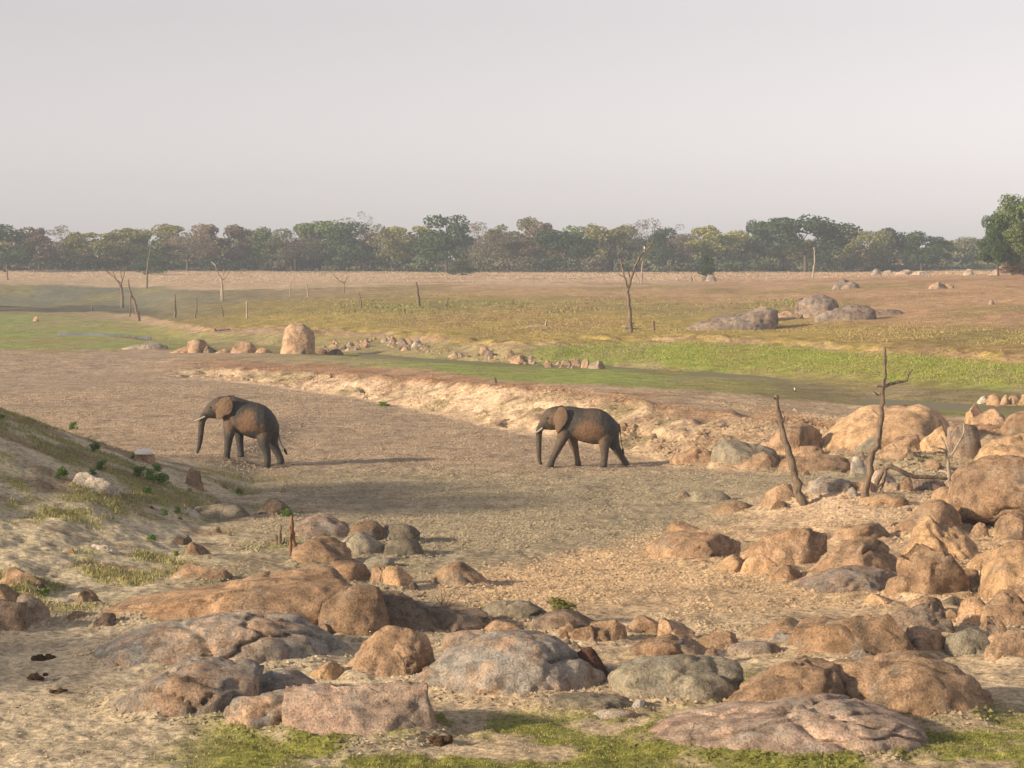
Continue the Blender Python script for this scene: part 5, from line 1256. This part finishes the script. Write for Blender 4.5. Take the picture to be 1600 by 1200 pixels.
clods('gravel', 'grit and gravel gathered round the rocks', infr * ring, 12000, .012, .05, None, 24)

WEED = [crown_mesh('foliage', 40 + k, 'bush', 900, .085, LM['weed'], 1.0, 1.0) for k in range(3)]
for i, (px, py, w, h, lab) in enumerate([
    (148, 706, 20, 18, 'green weed tuft at the crest of the bank, left of the white-topped stone'), (160, 735, 20, 20, 'green weed tuft on the bank below the crest'), (146, 742, 14, 12, 'small weed beside the whitish buried rock'),
    (95, 748, 26, 22, 'dark green weed in the hollow left of the whitish rock'), (218, 745, 24, 20, 'left weed of the green patch below the white-topped stone'), (236, 752, 24, 22, 'middle weed of the green patch below the white-topped stone'), (254, 758, 26, 22, 'right weed of the green patch below the white-topped stone'),
    (244, 738, 20, 16, 'rear weed of the green patch below the white-topped stone'), (230, 772, 18, 12, 'low weed beneath the green patch'), (375, 771, 15, 10, 'lone weed on the lake bed edge'), (256, 806, 14, 14, 'weed in the gully left of the flat grey slab'), (277, 802, 12, 12, 'weed touching the flat grey slab'),
    (238, 846, 22, 12, 'weed on the slope above the three brown rocks'), (275, 868, 11, 10, 'weed beside the brown rock on the slope'), (208, 716, 10, 10, 'sprig at the left side of the white-topped stone'), (2, 655, 14, 10, 'weed on the crest at the left edge'),
    (115, 672, 16, 16, 'tall weed on the lake bed behind the bank'), (516, 834, 30, 12, 'grassy tuft on the low pinkish dome'), (447, 808, 24, 16, 'mossy weed in front of the dark round boulder'), (72, 930, 22, 14, 'dark green weed right of the brown boulder at the left edge'), (600, 634, 22, 8, 'low weed on the bed below the pale scarp'), (754, 958, 26, 12, 'green tuft by the grey-green lichened rock'), (1142, 1085, 30, 22, 'lush grass tuft under the undercut boulder')]):
    x, y, z = hit(px, py); s = w / F * y
    root = add('weed', None, None, (x, y, z - .02), lab, 'weed', 'green weeds', scale=(s, s, h / F * y), rotz=i * 1.7)
    add('foliage', WEED[i % 3], root)
x, y, z = hit(880, 981)
root = add('grass_tuft', None, None, (x, y + .5, z + .22), 'golden grass tuft growing on the dark rock', 'grass tuft', scale=(.75, .5, .32))
add('foliage', crown_mesh('foliage', 77, 'bush', 500, .12, LM['yell'], 1.0, 1.0), root)

# ------------------------------------------------------------------ hazy air
def haze(x0, x1, y0, y1, z0, z1, dens, col):
    v = [(x, y, z) for x in (x0, x1) for y in (y0, y1) for z in (z0, z1)]
    me = bpy.data.meshes.new('haze'); me.from_pydata(v, [], [(0, 1, 3, 2), (4, 6, 7, 5), (0, 4, 5, 1), (2, 3, 7, 6), (0, 2, 6, 4), (1, 5, 7, 3)])
    m = bpy.data.materials.new('hazy_air'); m.use_nodes = True; t = m.node_tree; t.nodes.clear()
    o = t.nodes.new('ShaderNodeOutputMaterial'); pv = t.nodes.new('ShaderNodeVolumePrincipled')
    pv.inputs['Density'].default_value = dens; pv.inputs['Color'].default_value = (*col, 1); pv.inputs['Anisotropy'].default_value = 0.0
    t.links.new(pv.outputs[0], o.inputs['Volume']); me.materials.append(m)
    add('haze', me, kind='stuff', label='thin smoky haze in the air', cat='haze')
haze(-3700, 3700, -60, 2100, -1.6, 21.0, 0.00040, (.74, .84, 1.0))
